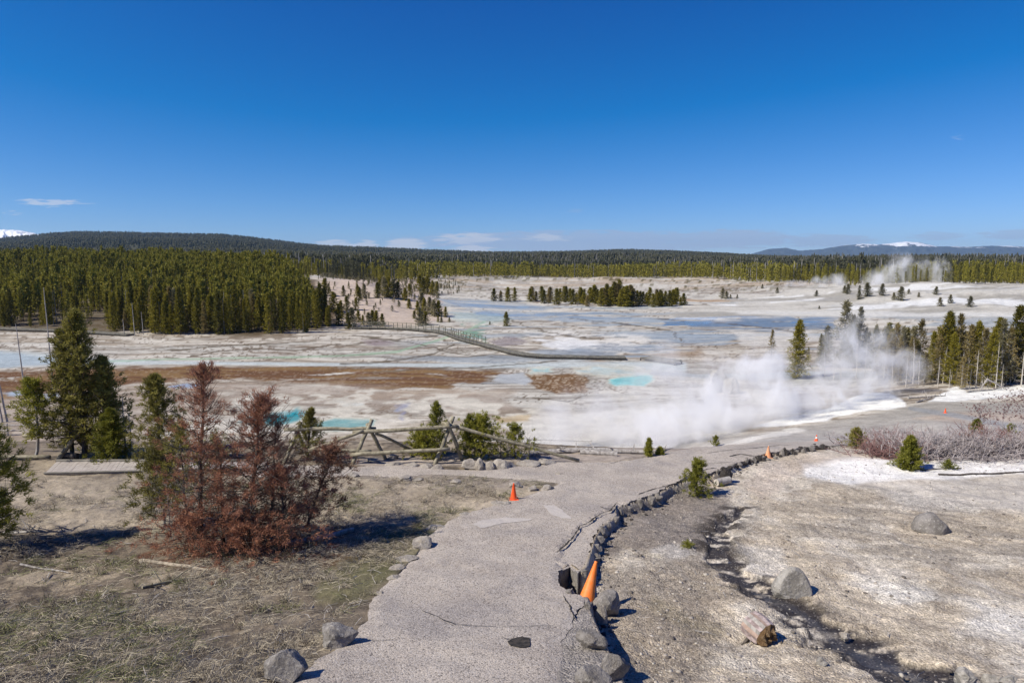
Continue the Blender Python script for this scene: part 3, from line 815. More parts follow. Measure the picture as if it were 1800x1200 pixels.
# slumped outer slab
slump = inside(VX[:, 0], VX[:, 1], [hit(path_z, *p)[:2] for p in [(1085, 885), (1015, 930), (985, 965), (985, 1000), (1100, 1000), (1100, 885)]])
pz_ = pz_ - slump * .035
Vp = [(a, b, c) for (a, b), c in zip(VX, pz_)]
tris = [tuple(f) for f in ff]
from collections import Counter
ec = Counter()
for f in tris:
    for i in range(len(f)):
        a, b = f[i], f[(i + 1) % len(f)]; ec[(min(a, b), max(a, b))] += 1
skirt = []
base = {}
for f in tris:
    for i in range(len(f)):
        a, b = f[i], f[(i + 1) % len(f)]
        if ec[(min(a, b), max(a, b))] == 1:
            for q in (a, b):
                if q not in base:
                    base[q] = len(Vp); vx = Vp[q]
                    Vp.append((vx[0], vx[1], vx[2] - .34 - .1 * random.random()))
            skirt.append((b, a, base[a], base[b]))
po = obj_from('path', Vp, tris + skirt, M['path'], smooth=False)
po.data.materials.append(M['asph_rock'])
for i_ in range(len(tris), len(tris) + len(skirt)): po.data.polygons[i_].material_index = 1
tag(po, 'cracked grey asphalt path leading down into the basin', kind='structure')


def ribbon(name, pxs, width, m_, zf, dz=.012, parent=None, seed=0, jag=.03):
    W = resample([hit(zf, *p) for p in pxs], .05, jag, False, seed)
    V = []; Fc = []
    for i, p in enumerate(W):
        q = W[min(i + 1, len(W) - 1)] - W[max(i - 1, 0)]; q = q / (np.linalg.norm(q) + 1e-9); nrm = np.array([-q[1], q[0]])
        wd = width * (.35 + 1.1 * float(vnoise(i * .7, 1, seed))) * min(1, (min(i, len(W) - 1 - i) + .2) / 3)
        for s in (-1, 1):
            e = p + nrm * s * wd / 2
            V.append((e[0], e[1], float(zf(e[0], e[1])) + dz))
        if i: k = 2 * i; Fc.append((k - 2, k - 1, k + 1, k))
    return obj_from(name, V, Fc, m_, parent)


def pz_top(a, b):
    a = np.asarray(a, float); b = np.asarray(b, float)
    return path_z(a, b) + .022 + (fbm(a * .9, b * .9, 3, 401) - .5) * .06 + (fbm(a * 4, b * 4, 3, 403) - .5) * .022


cracks = [([(1084, 884), (1072, 898), (1055, 903), (1040, 915), (1020, 925), (1012, 940), (998, 955), (985, 965), (978, 972)], .035),
          ([(1190, 849), (1160, 857), (1140, 862), (1120, 870)], .03), ([(1260, 822), (1220, 830), (1200, 842)], .03),
          ([(1010, 1090), (1000, 1060), (990, 1045)], .02), ([(880, 1102), (800, 1098), (770, 1085), (740, 1072)], .014),
          ([(985, 1100), (880, 1102)], .01), ([(1330, 802), (1300, 798), (1280, 803)], .05), ([(1085, 895), (1060, 893), (1055, 890)], .05),
          ([(1400, 782), (1300, 789), (1240, 797)], .03), ([(1150, 800), (1100, 806), (1070, 815)], .02),
          ([(620, 1130), (640, 1124), (700, 1127)], .012), ([(1290, 812), (1240, 815), (1215, 826)], .02),
          ([(880, 1120), (892, 1124), (912, 1122)], .03)]
for i, (c_, wd) in enumerate(cracks):
    ribbon('crack', c_, wd, M['crack'], pz_top, .012, po, 500 + i)


def blob_patch(name, poly, m_, zf, dz, parent, seed):
    W = resample([hit(zf, *p) for p in poly], .05, .05, True, seed)
    cen = W.mean(0); V = []; Fc = []; n = len(W); rings = 7
    for r_ in range(rings):
        k = 1 - r_ / rings
        for p in W:
            q = cen + (p - cen) * k; V.append((q[0], q[1], float(zf(q[0], q[1])) + dz))
    V.append((cen[0], cen[1], float(zf(*cen)) + dz))
    for r_ in range(rings - 1):
        for i in range(n):
            Fc.append((r_ * n + i, r_ * n + (i + 1) % n, (r_ + 1) * n + (i + 1) % n, (r_ + 1) * n + i))
    for i in range(n): Fc.append(((rings - 1) * n + i, (rings - 1) * n + (i + 1) % n, len(V) - 1))
    return obj_from(name, V, Fc, m_, parent)


blob_patch('repair_patch', [(830, 922), (850, 913), (890, 909), (940, 911), (930, 915), (880, 920), (845, 929)], M['patch'], pz_top, .006, po, 601)
blob_patch('repair_patch', [(955, 888), (975, 888), (1000, 905), (1003, 912), (985, 911), (965, 900)], M['patch'], pz_top, .006, po, 602)
blob_patch('pothole', [(893, 1134), (898, 1123), (915, 1119), (935, 1122), (936, 1136), (915, 1139)], M['crack'], pz_top, .010, po, 603)  # flat patch; the dark of the opening's depth is only in its colour

# ------------------------------------------------------------------ mesh builder for small objects
class MB:
    def __init__(s): s.V = []; s.F = []

    def tube(s, pts, radii, n=6, cap=True, squash=1.0, jit=0.0):
        pts = [Vector(p) for p in pts]; b0 = len(s.V); prev = None
        for i, p in enumerate(pts):
            d = (pts[min(i + 1, len(pts) - 1)] - pts[max(i - 1, 0)])
            if d.length < 1e-9: d = Vector((0, 0, 1))
            d.normalize()
            if prev is None: a = d.orthogonal().normalized()
            else:
                a = prev - d * prev.dot(d)
                a = a.normalized() if a.length > 1e-6 else d.orthogonal().normalized()
            prev = a; b = d.cross(a)
            for k in range(n):
                th = 2 * math.pi * k / n; r = radii[i] * (1 + random.uniform(-jit, jit))
                s.V.append(tuple(p + a * (math.cos(th) * r) + b * (math.sin(th) * r * squash)))
        for i in range(len(pts) - 1):
            for k in range(n):
                s.F.append((b0 + i * n + k, b0 + i * n + (k + 1) % n, b0 + (i + 1) * n + (k + 1) % n, b0 + (i + 1) * n + k))
        if cap:
            s.F.append(tuple(b0 + k for k in reversed(range(n)))); e = b0 + (len(pts) - 1) * n
            s.F.append(tuple(e + k for k in range(n)))

    def box(s, c, sx, sy, sz, rz=0.0):
        b0 = len(s.V); cr, sr = math.cos(rz), math.sin(rz)
        for dz in (-.5, .5):
            for dx, dy in ((-.5, -.5), (.5, -.5), (.5, .5), (-.5, .5)):
                a, b = dx * sx, dy * sy
                s.V.append((c[0] + a * cr - b * sr, c[1] + a * sr + b * cr, c[2] + dz * sz))
        for f in ((3, 2, 1, 0), (4, 5, 6, 7), (0, 1, 5, 4), (1, 2, 6, 5), (2, 3, 7, 6), (3, 0, 4, 7)):
            s.F.append(tuple(b0 + i for i in f))

    def build(s, name, m_, parent=None, smooth=False): return obj_from(name, s.V, s.F, m_, parent, smooth)


def rnd_unit(r, n):
    v = r.normal(size=(n, 3)); return v / np.linalg.norm(v, axis=1)[:, None]


def needles(P, D, k, ln, wd, r, spread=.9):
    """k thin blades per tuft, fanning about direction D"""
    P = np.repeat(P, k, 0); D = np.repeat(D, k, 0); n = len(P)
    v = D + rnd_unit(r, n) * spread; v /= np.linalg.norm(v, axis=1)[:, None]
    side = np.cross(v, rnd_unit(r, n)); side /= np.linalg.norm(side, axis=1)[:, None] + 1e-9
    L = ln * r.uniform(.6, 1.15, n)[:, None]; W = wd * r.uniform(.7, 1.3, n)[:, None]
    P = P + rnd_unit(r, n) * ln * .45 - D * (r.uniform(0, 1, n)[:, None]) * ln * .6
    V = np.stack([P - side * W * .5, P + side * W * .5, P + v * L], 1).reshape(-1, 3)
    return V, np.arange(n * 3).reshape(-1, 3)


def pine(H, Rc, seed, nb=60, tb=7, k=10, ln=.07, wd=.012, bare=.08, r0=None, rise=(.05, .75), lean=(0, 0), branches=True,
         spread=.9, prof=.75, sparse=0.0, twist=.25, bend=0.0, lowwide=1.0, leader=6, sides=6, side_off=.22, dead=0.0, tstart=.25):
    r = np.random.default_rng(seed); st_ = random.getstate(); random.seed(seed)
    r0 = r0 or H * .018; W = MB(); TP = []; TD = []
    n = 8
    tp = []
    for i in range(n + 1):
        f = i / n
        tp.append(np.array([lean[0] * H * f + bend * H * math.sin(f * 3) + r.normal() * H * .006, lean[1] * H * f + r.normal() * H * .006, H * f]))
    tp = np.array(tp)
    W.tube(tp, [r0 * (1 - i / n) ** .8 + r0 * .10 for i in range(n + 1)], sides)

    def tr(f): i = min(int(f * n), n - 1); a = f * n - i; return tp[i] * (1 - a) + tp[i + 1] * a
    ang = r.uniform(0, 6.28)
    for b in range(nb):
        ff_ = ((b + r.uniform(0, 1)) / nb) ** .92
        f = bare + (1 - bare) * ff_ * .98
        ang += 2.4 + r.normal() * .5
        L = Rc * ((1 - ff_) ** prof) * min(1, .6 * lowwide + ff_ * 3) * r.uniform(.55, 1.18) + .03 * Rc
        e = rise[0] + (rise[1] - rise[0]) * ff_ + r.normal() * .12
        o = tr(f); d = np.array([math.cos(ang) * math.cos(e), math.sin(ang) * math.cos(e), math.sin(e)])
        sd_ = np.array([-math.sin(ang), math.cos(ang), 0]) * r.normal() * twist
        p1 = o + d * L * .5 + sd_ * L * .25; p2 = o + d * L + sd_ * L * .5 + np.array([0, 0, L * .18])
        bp = [o, o + d * L * .25, p1, p2]
        if branches: W.tube(bp, [r0 * .28 * (1 - ff_ * .6), r0 * .2, r0 * .13, r0 * .05], 3, False)
        if r.uniform() < dead: 
            if branches:
                for q in range(3):
                    t = r.uniform(.3, .95); c_ = o + (p2 - o) * t; e2 = c_ + (d + rnd_unit(r, 1)[0] * .9) * L * .25
                    W.tube([c_, e2], [r0 * .07, r0 * .03], 3, False)
            continue
        for q in range(tb):
            if r.uniform() < sparse: continue
            t = tstart + (1 - tstart) * (q + r.uniform()) / tb
            c_ = (o * (1 - t / .5) + p1 * t / .5) if t < .5 else (p1 * (1 - (t - .5) / .5) + p2 * (t - .5) / .5)
            off = r.normal(size=3) * L * side_off * np.array([1, 1, .5]) * (1.1 - t * .5)
            e2 = c_ + off
            if branches and tb > 3: W.tube([c_ - d * L * .05, e2], [r0 * .07, r0 * .04], 3, False)
            dd_ = d * .8 + off / (np.linalg.norm(off) + 1e-6) * .5 + np.array([0, 0, .35])
            TP.append(e2); TD.append(dd_ / np.linalg.norm(dd_))
    for q in range(leader):
        TP.append(tr(1 - .14 * q / leader)); TD.append(np.array([0, 0, 1.]))
    random.setstate(st_)
    V, Fc = needles(np.array(TP), np.array(TD), k, ln, wd, r, spread)
    return W, V, Fc


def tree_obj(name, arg, loc, mats_, rz=0, s=1.0):
    """thing > trunk (with its limbs), crown"""
    W, V, Fc = arg if isinstance(arg, tuple) else pine(**arg)
    t = empty(name, loc, rz); t.scale = (s, s, s)
    W.build('trunk', mats_[0], t)
    link('crown', mesh_np('crown', V, Fc), t, mats_[1])
    return t


def dead_tree(H, Rc, seed, nb=40, r0=None, bare=.1, lean=(0, 0), twigs=4, droop=-.1, taper=.8, sides=5, curve=0.0, prof=.7):
    r = np.random.default_rng(seed); r0 = r0 or H * .014; W = MB(); n = 7
    tp = np.array([[lean[0] * H * i / n + r.normal() * H * .006 + curve * H * (i / n) ** 2, lean[1] * H * i / n, H * i / n] for i in range(n + 1)])
    W.tube(tp, [r0 * (1 - i / n) ** taper + r0 * .12 for i in range(n + 1)], sides)
    for b in range(nb):
        ff_ = (b + r.uniform()) / nb; f = bare + (1 - bare) * ff_ * .98; i = min(int(f * n), n - 1); a = f * n - i
        o = tp[i] * (1 - a) + tp[i + 1] * a; an = r.uniform(0, 6.28); L = Rc * (1 - ff_) ** prof * r.uniform(.35, 1.1) + .04 * Rc
        e = droop + r.normal() * .25 + ff_ * .4
        d = np.array([math.cos(an) * math.cos(e), math.sin(an) * math.cos(e), math.sin(e)])
        p1 = o + d * L * .55 + r.normal(size=3) * L * .06; p2 = o + d * L + np.array([0, 0, L * .12]) + r.normal(size=3) * L * .1
        W.tube([o, p1, p2], [r0 * .22, r0 * .14, r0 * .05], 3, False)
        for q in range(twigs):
            t = r.uniform(.25, 1); c_ = o + (p2 - o) * t; v = d + rnd_unit(r, 1)[0] * .9
            W.tube([c_, c_ + v * L * r.uniform(.12, .35)], [r0 * .09, r0 * .03], 3, False)
    return W


PINE = (M['bark'], M['pine'])

# ------------------------------------------------------------------ forest templates
FT = []
for i in range(8):
    FT.append(pine(8.0, (1.15, 1.35, 1.0, 1.5, 1.2, 1.1, 1.4, .95)[i], 900 + i, nb=74, tb=6, k=4, ln=.46, wd=.17, bare=(.06, .03, .12, .02, .08, .15, .02, .05)[i],
                   r0=.10, branches=False, spread=.8, leader=5, sides=5, sparse=.1, side_off=.22, rise=(-.1, .7)))
MID = []
for i in range(5):
    MID.append(pine(8.0, (1.1, 1.35, 1.0, 1.2, 1.5)[i], 950 + i, nb=30, tb=3, k=3, ln=.75, wd=.34, bare=.12, r0=.10, branches=False, spread=.8, leader=3, sides=4, sparse=.05, rise=(-.1, .7)))
LOW = []
for i in range(4):
    LOW.append(pine(8.0, (1.1, 1.4, 1.0, 1.25)[i], 970 + i, nb=15, tb=1, k=3, ln=1.5, wd=.9, bare=.12, r0=.12, branches=False, spread=.75, leader=2, sides=3, rise=(-.2, .7)))
rT = np.random.default_rng(55)


def ragged_cone(seed):
    r = np.random.default_rng(seed); V = [(0, 0, 8.0)]; Fc = []
    zc = [6.4, 6.2, 4.6, 4.3, 2.4, 1.0]; rc = [.55, .35, .95, .7, 1.35, .4]
    m_ = 5
    for zz, rr in zip(zc, rc):
        for k in range(m_):
            a = 6.283 * k / m_ + r.uniform(0, .8); q = rr * r.uniform(.7, 1.35)
            V.append((math.cos(a) * q, math.sin(a) * q, zz + r.uniform(-.5, .5)))
    for k in range(m_): Fc.append((0, 1 + k, 1 + (k + 1) % m_))
    for i in range(len(zc) - 1):
        for k in range(m_):
            a, b = 1 + i * m_ + k, 1 + i * m_ + (k + 1) % m_; Fc += [(a, a + m_, b), (b, a + m_, b + m_)]
    return np.array(V), np.array(Fc)


CONE = [ragged_cone(i) for i in range(6)]


def merge(name, parts, mats_, parent=None):
    """parts: list of (template index list, positions, scale, rot, templates, material index)"""
    VV, FF, MI, TN = [], [], [], []; off = 0; rtn = np.random.default_rng(1)
    for tmpl, pos, scl, rot, mi in parts:
        tV, tF = tmpl; n = len(pos)
        if n == 0: continue
        c, s_ = np.cos(rot)[:, None], np.sin(rot)[:, None]
        X = tV[None, :, 0] * c - tV[None, :, 1] * s_; Y = tV[None, :, 0] * s_ + tV[None, :, 1] * c; Z = np.broadcast_to(tV[None, :, 2], X.shape)
        W_ = scl[:, 1][:, None]
        V = np.stack([X * W_ + pos[:, 0:1], Y * W_ + pos[:, 1:2], Z * scl[:, 0][:, None] + pos[:, 2:3]], -1).reshape(-1, 3)
        Fc = (tF[None] + (np.arange(n) * len(tV))[:, None, None]).reshape(-1, 3) + off
        TN.append(np.repeat(rtn.uniform(-.8, 1.3, n), len(tV))); off += len(V); VV.append(V); FF.append(Fc); MI.append(np.full(len(Fc), mi, np.int32))
    me_ = mesh_np(name, np.concatenate(VV), np.concatenate(FF))
    for q in mats_: me_.materials.append(q)
    me_.polygons.foreach_set('material_index', np.concatenate(MI))
    at_ = me_.attributes.new('tone', 'FLOAT', 'POINT'); at_.data.foreach_set('value', np.concatenate(TN).astype(np.float32))
    o = bpy.data.objects.new(name, me_); sc.collection.objects.link(o)
    return o


def trunk_tris(W):
    V = np.array(W.V); Fc = []
    for f in W.F:
        for i in range(1, len(f) - 1): Fc.append((f[0], f[i], f[i + 1]))
    return V, np.array(Fc)


def scatter(n, umin, umax, ymin, ymax, keep, seed, mind=0.0):
    r = np.random.default_rng(seed)
    yy = np.sqrt(r.uniform(ymin ** 2, ymax ** 2, n)); uu = r.uniform(umin, umax, n); xx = uu * yy
    zz = ground_z(xx, yy); k_ = keep(xx, yy, zz); xx, yy, zz = xx[k_], yy[k_], zz[k_]
    if mind:
        cell = {}; ok = []
        for i in range(len(xx)):
            c = (int(xx[i] / mind), int(yy[i] / mind))
            if c in cell: continue
            cell[c] = 1; ok.append(i)
        xx, yy, zz = xx[ok], yy[ok], zz[ok]
    return np.stack([xx, yy, zz], 1)


LF = [(-400, 470), (400, 473), (470, 484), (512, 508), (545, 540), (574, 560), (592, 572), (575, 585), (480, 586), (300, 588), (180, 584), (110, 576), (-400, 570)]


def keep_left(xx, yy, zz):
    a, b = pix(xx, yy, zz)
    a2 = a + (fbm(xx / 9, yy / 9, 3, 700) - .5) * 60
    k_ = inside(a2, b, LF)
    gap = fbm(xx / 14, yy / 14, 3, 702)
    edge = hash2(np.floor(xx * 7), np.floor(yy * 7), 3) > sm(a, 470, 590) * .72
    hole = fbm(xx / 7, yy / 9, 3, 704) < .64
    return k_ & edge & hole & ((yy > 190) | (a > 190) | (gap < .53))


left_pts = scatter(60000, -.95, -.22, 112, 330, keep_left, 11, 2.2)
order = np.argsort(left_pts[:, 1] * (1 + .0)); left_pts = left_pts[order]
print('left forest', len(left_pts))
# keep the trees nearest to each line of sight as things
NI = 138
vis = (left_pts[:, 0] / left_pts[:, 1] > -.80)
ind = np.nonzero(vis)[0][:NI]; rest = np.setdiff1d(np.arange(len(left_pts)), ind)
protos = {}


def forest_tree(loc, H, label, group, mk='pine', i=None, wide=1.0, name='pine_tree'):
    i = int(rT.integers(0, len(FT))) if i is None else i
    key = (i, mk)
    if key not in protos:
        W, V, Fc = FT[i]
        mw = bpy.data.meshes.new('trunk'); mw.from_pydata(W.V, [], W.F); mw.materials.append(M['bark'] if mk != 'pine_grey' else M['bark_grey'])
        mc = mesh_np('crown', V, Fc); mc.materials.append(M[mk]); protos[key] = (mw, mc)
    mw, mc = protos[key]
    t = empty(name, (loc[0], loc[1], loc[2] - .1), float(rT.uniform(0, 6.28)))
    s = H / 8.0; t.scale = (s * wide, s * wide, s)
    for nm, q in (('trunk', mw), ('crown', mc)):
        o = bpy.data.objects.new(nm, q); sc.collection.objects.link(o); o.parent = t
    tag(t, label, 'pine', group)
    return t


for j in ind:
    p = left_pts[j]
    mk = 'pine' if rT.uniform() < .86 else ('pine_brown' if rT.uniform() < .6 else 'pine_grey')
    if mk == 'pine': L = 'tall dark green pine along the lower edge of the wooded slope left of the basin'
    elif mk == 'pine_brown': L = 'pine with browning needles along the lower edge of the wooded slope'
    else: L = 'greyish thin pine along the lower edge of the wooded slope'
    forest_tree(p, float(rT.uniform(3.4, 8.2)) * float(.72 + .56 * fbm(p[0] / 11, p[1] / 11, 3, 730)), L, 'pines along the lower edge of the wooded slope, ' + {'pine': 'green', 'pine_brown': 'browning', 'pine_grey': 'greyish'}[mk], mk, wide=float(rT.uniform(.75, 1.15)))
parts = []


def add_parts(P, tmpls, hmin, hmax, seed, with_trunk=True, wide=(.60, 1.0), mi=0):
    r = np.random.default_rng(seed); ch = r.integers(0, len(tmpls), len(P))
    for i, T in enumerate(tmpls):
        Q_ = P[ch == i]; n = len(Q_)
        if not n: continue
        sh = r.uniform(hmin, hmax, n) / 8.0 * (.72 + .56 * fbm(Q_[:, 0] / 11, Q_[:, 1] / 11, 3, 730)); sw = sh * r.uniform(*wide, n); scl = np.stack([sh, sw], 1); rot = r.uniform(0, 6.28, n)
        if isinstance(T[0], MB):
            parts.append(((T[1], T[2]), Q_, scl, rot, mi))
            if with_trunk: parts.append((trunk_tris(T[0]), Q_, scl, rot, 1))
        else: parts.append((T, Q_, scl, rot, mi))


restP = left_pts[rest]; dn = restP[:, 1] < 175
add_parts(restP[dn], MID, 4.5, 8.5, 1); add_parts(restP[~dn], MID, 4.5, 9.0, 2)
EU = [-1.1, -.30, -.26, -.16, -.08, .05, .25, .33, .42, .50, .6, .75, 1.1]
EY = [315, 300, 262, 320, 405, 428, 436, 400, 330, 285, 250, 228, 225]


def keep_mid(xx, yy, zz):
    e = np.interp(xx / yy, EU, EY); return yy > e + (fbm(xx / 25, yy / 25, 3, 705) - .5) * 24


m1 = scatter(60000, -1.0, 1.0, 215, 560, keep_mid, 21, 3.2); print('mid', len(m1))
nearest = m1[:, 1] < 340
mg = fbm(m1[:, 0] / 60, m1[:, 1] / 35, 3, 720) + (m1[:, 1] - np.interp(m1[:, 0] / m1[:, 1], EU, EY)) / 400
br = mg < .74
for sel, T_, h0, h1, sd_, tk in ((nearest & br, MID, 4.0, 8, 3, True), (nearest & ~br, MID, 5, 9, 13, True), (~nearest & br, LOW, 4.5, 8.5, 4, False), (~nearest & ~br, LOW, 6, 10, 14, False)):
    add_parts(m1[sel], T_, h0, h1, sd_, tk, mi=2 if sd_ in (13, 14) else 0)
POLE = (np.array([(.11, 0, 0), (-.06, .1, 0), (-.06, -.1, 0), (.04, 0, 8), (-.02, .03, 8), (-.02, -.03, 8)]), np.array([(0, 1, 4), (0, 4, 3), (1, 2, 5), (1, 5, 4), (2, 0, 3), (2, 3, 5)]))
dp1 = scatter(9000, -1.0, 1.0, 300, 1000, keep_mid, 24, 0); add_parts(dp1, [POLE], 6, 11, 15, False, (1.5, 3.0), mi=3)
dp2 = left_pts[rng.uniform(0, 1, len(left_pts)) < .07] + np.array([.9, .4, 0]); add_parts(dp2, [POLE], 3.5, 7.5, 16, False, (.6, 1.0), mi=3)
m2 = scatter(26000, -1.0, 1.0, 560, 1100, lambda a, b, c: b > 0, 22, 4.5)
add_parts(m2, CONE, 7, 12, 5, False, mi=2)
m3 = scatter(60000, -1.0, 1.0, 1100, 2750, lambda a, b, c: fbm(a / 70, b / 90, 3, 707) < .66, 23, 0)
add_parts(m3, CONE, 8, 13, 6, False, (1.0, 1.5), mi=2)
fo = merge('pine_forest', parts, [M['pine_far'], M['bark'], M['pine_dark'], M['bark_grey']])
tag(fo, 'dense dark green pine forest over the far slopes and hills', 'forest', kind='stuff')

# ------------------------------------------------------------------ scrub hill, grove, and single trees out in the basin
hp = [(648, 572, 3.4), (662, 572, 3.8), (672, 573, 3.2), (638, 571, 2.6), (655, 570, 3.6), (630, 566, 3.0), (738, 572, 4.6), (742, 569, 3.2), (748, 571, 3.4),
      (755, 552, 4.3), (763, 556, 4.2), (771, 556, 4.0), (783, 557, 2.6), (741, 548, 5.0), (746, 550, 3.8), (734, 552, 3.4),
      (770, 566, 1.7), (776, 567, 1.6), (790, 566, 1.3), (619, 574, 4.8), (612, 578, 4.2), (600, 560, 4.6), (610, 545, 3.6), (596, 572, 5.5),
      (626, 545, 3.2), (632, 528, 3.4), (640, 524, 3.6), (628, 520, 3.0), (664, 524, 4.0), (676, 522, 5.0), (684, 523, 5.2), (692, 523, 4.6), (700, 524, 4.2), (668, 515, 3.6),
      (712, 528, 3.2), (738, 512, 4.2), (745, 516, 4.0), (752, 517, 4.6), (760, 519, 3.6), (768, 517, 3.2), (720, 518, 2.8), (572, 520, 4.4), (560, 545, 5.4), (586, 548, 5.0), (604, 520, 2.6),
      (719, 542, 2.5), (728, 560, 2.1)]
for px, py, H in hp:
    q = at(px, py); D = q[1]
    if px < 680 and py > 560: L, g = 'bright green bushy pine behind the railed boardwalk', 'bushy pines behind the boardwalk'
    elif py > 545: L, g = 'green pine at the foot of the pink bare slope above the boardwalk', 'pines at the foot of the pink slope'
    else: L, g = 'small dark pine scattered over the pink bare hillside', 'scattered pines on the pink hillside'
    forest_tree(q, H * D / 160, L, g, 'pine' if rT.uniform() < .8 else 'pine_grey', wide=float(rT.uniform(1.6, 2.3)), i=(1, 3, 6)[int(px) % 3])
sp_ = scatter(1500, -.31, -.08, 145, 330, lambda a, b, c: (fbm(a / 8, b / 8, 3, 711) > .50), 31, 3.2)
a_, b_ = pix(sp_[:, 0], sp_[:, 1], sp_[:, 2]); sp_ = sp_[inside(a_, b_, [(556, 488), (700, 490), (830, 492), (845, 508), (800, 518), (770, 520), (775, 555), (720, 570), (600, 570), (560, 540)])]
parts = []; add_parts(sp_, MID, .7, 2.0, 9, True, (1.6, 2.6)); so2 = merge('hillside_scrub', parts, [M['pine_grey'], M['bark_grey']])
tag(so2, 'low grey green scrub dotted over the pink hillside', 'scrub', kind='stuff')
gr = np.random.default_rng(77)
gl = [(868, 529), (880, 529), (893, 530), (905, 529)] + [(930 + i * 6.6 + gr.uniform(-3, 3), 531 + 6 * min(1, i / 26) + gr.uniform(-5, 3)) for i in range(42)]
gl += [(gr.uniform(1010, 1190), gr.uniform(528, 539)) for i in range(24)]
for i, (px, py) in enumerate(gl):
    q = at(px, py); hump = 1.35 if 1040 < px < 1130 else (1.0 if px < 1190 else .7)
    forest_tree(q, float(gr.uniform(3.2, 5.2)) * hump, 'dark green pine in the island grove in the middle of the basin', 'pines of the island grove', 'pine' if gr.uniform() < .85 else 'pine_brown', wide=float(gr.uniform(1.7, 2.4)), i=(1, 3, 6)[i % 3])
forest_tree(at(890, 573), 3.1, 'lone green pine standing on the pale flat beyond the boardwalk', None, 'pine', 3, 1.9)
forest_tree(at(861, 571), .9, 'tiny dark bush just left of the lone pine on the pale flat', None, 'pine_grey', 3, 2.2, 'pine_sapling')
rw = [(1270, 524, 3.6), (1277, 525, 2.8), (1284, 524, 1.4), (1296, 524, 1.4), (1340, 507, 2), (1366, 515, 2.2), (1435, 521, 2.2), (1490, 517, 3.4), (1484, 515, 2.6), (1511, 510, 1.8), (1510, 526, 2.8), (1524, 521, 4.2), (1550, 519, 3.6), (1571, 527, 2.2), (1583, 528, 4.0), (1597, 517, 1.7), (1615, 522, 1.5),
      (1645, 518, 2.6), (1652, 538, 2.4), (1670, 533, 2.4), (1705, 539, 2.8), (1440, 543, 1.0)]
for px, py, H in rw:
    if px < 1300: L, g = 'small dark conifer on the pale plain left of the white hill', 'conifers left of the white hill'
    else: L, g = 'stunted dark bush dotted over the bare white hill', 'stunted bushes on the white hill'
    forest_tree(at(px, py), H, L, g, 'pine_grey', wide=2.4, name='pine_sapling', i=1)

# ------------------------------------------------------------------ the stand of pines and snags on the right
rt = [(1400, 665, 107, 'pine', 1.25), (1420, 640, 34, 'pine_grey', 1), (1356, 626, 50, 'pine_brown', 1), (1482, 640, 115, 'pine_grey', 1.4), (1508, 636, 100, 'pine_grey', 1.1), (1496, 640, 90, 'pine_grey', 1.3),
      (1535, 655, 88, 'pine_grey', 1), (1450, 640, 60, 'pine_grey', 1.1), (1558, 655, 92, 'pine', 1.1), (1572, 660, 96, 'pine_brown', 1.2), (1590, 660, 88, 'pine', 1.1), (1613, 662, 106, 'pine_brown', 1.15), (1600, 668, 80, 'pine_brown', 1.1), (1636, 668, 90, 'pine', 1),
      (1660, 672, 130, 'pine', 1.15), (1648, 672, 100, 'pine_brown', 1.1), (1680, 672, 126, 'pine_brown', 1), (1672, 676, 95, 'pine', 1.1), (1700, 676, 110, 'pine_brown', 1.1), (1712, 676, 116, 'pine', 1), (1726, 678, 106, 'pine_brown', 1.15), (1740, 680, 108, 'pine', 1),
      (1756, 676, 120, 'pine_grey', 1.1), (1768, 676, 108, 'pine_brown', 1), (1783, 672, 140, 'pine', 1.2), (1800, 672, 140, 'pine_brown', 1.2), (1822, 670, 140, 'pine', 1.2), (1545, 664, 70, 'pine_brown', 1.1), (1625, 676, 60, 'pine_brown', 1.2), (1690, 684, 62, 'pine_brown', 1.2), (1578, 676, 52, 'pine_brown', 1.2)]
rs = random.Random(12)
for k in range(34):
    px = rs.uniform(1548, 1830); rt.append((px, 668 + (px - 1548) * .035 - rs.uniform(0, 14), rs.uniform(55, 105) * (1 + (px - 1548) / 1400), rs.choice(['pine', 'pine_brown', 'pine_grey', 'pine_grey']), rs.uniform(1.0, 1.35)))
for k in range(8):
    px = rs.uniform(1440, 1560); rt.append((px, 650 - rs.uniform(0, 14), rs.uniform(50, 90), 'pine_grey', rs.uniform(1.1, 1.4)))
big = {}
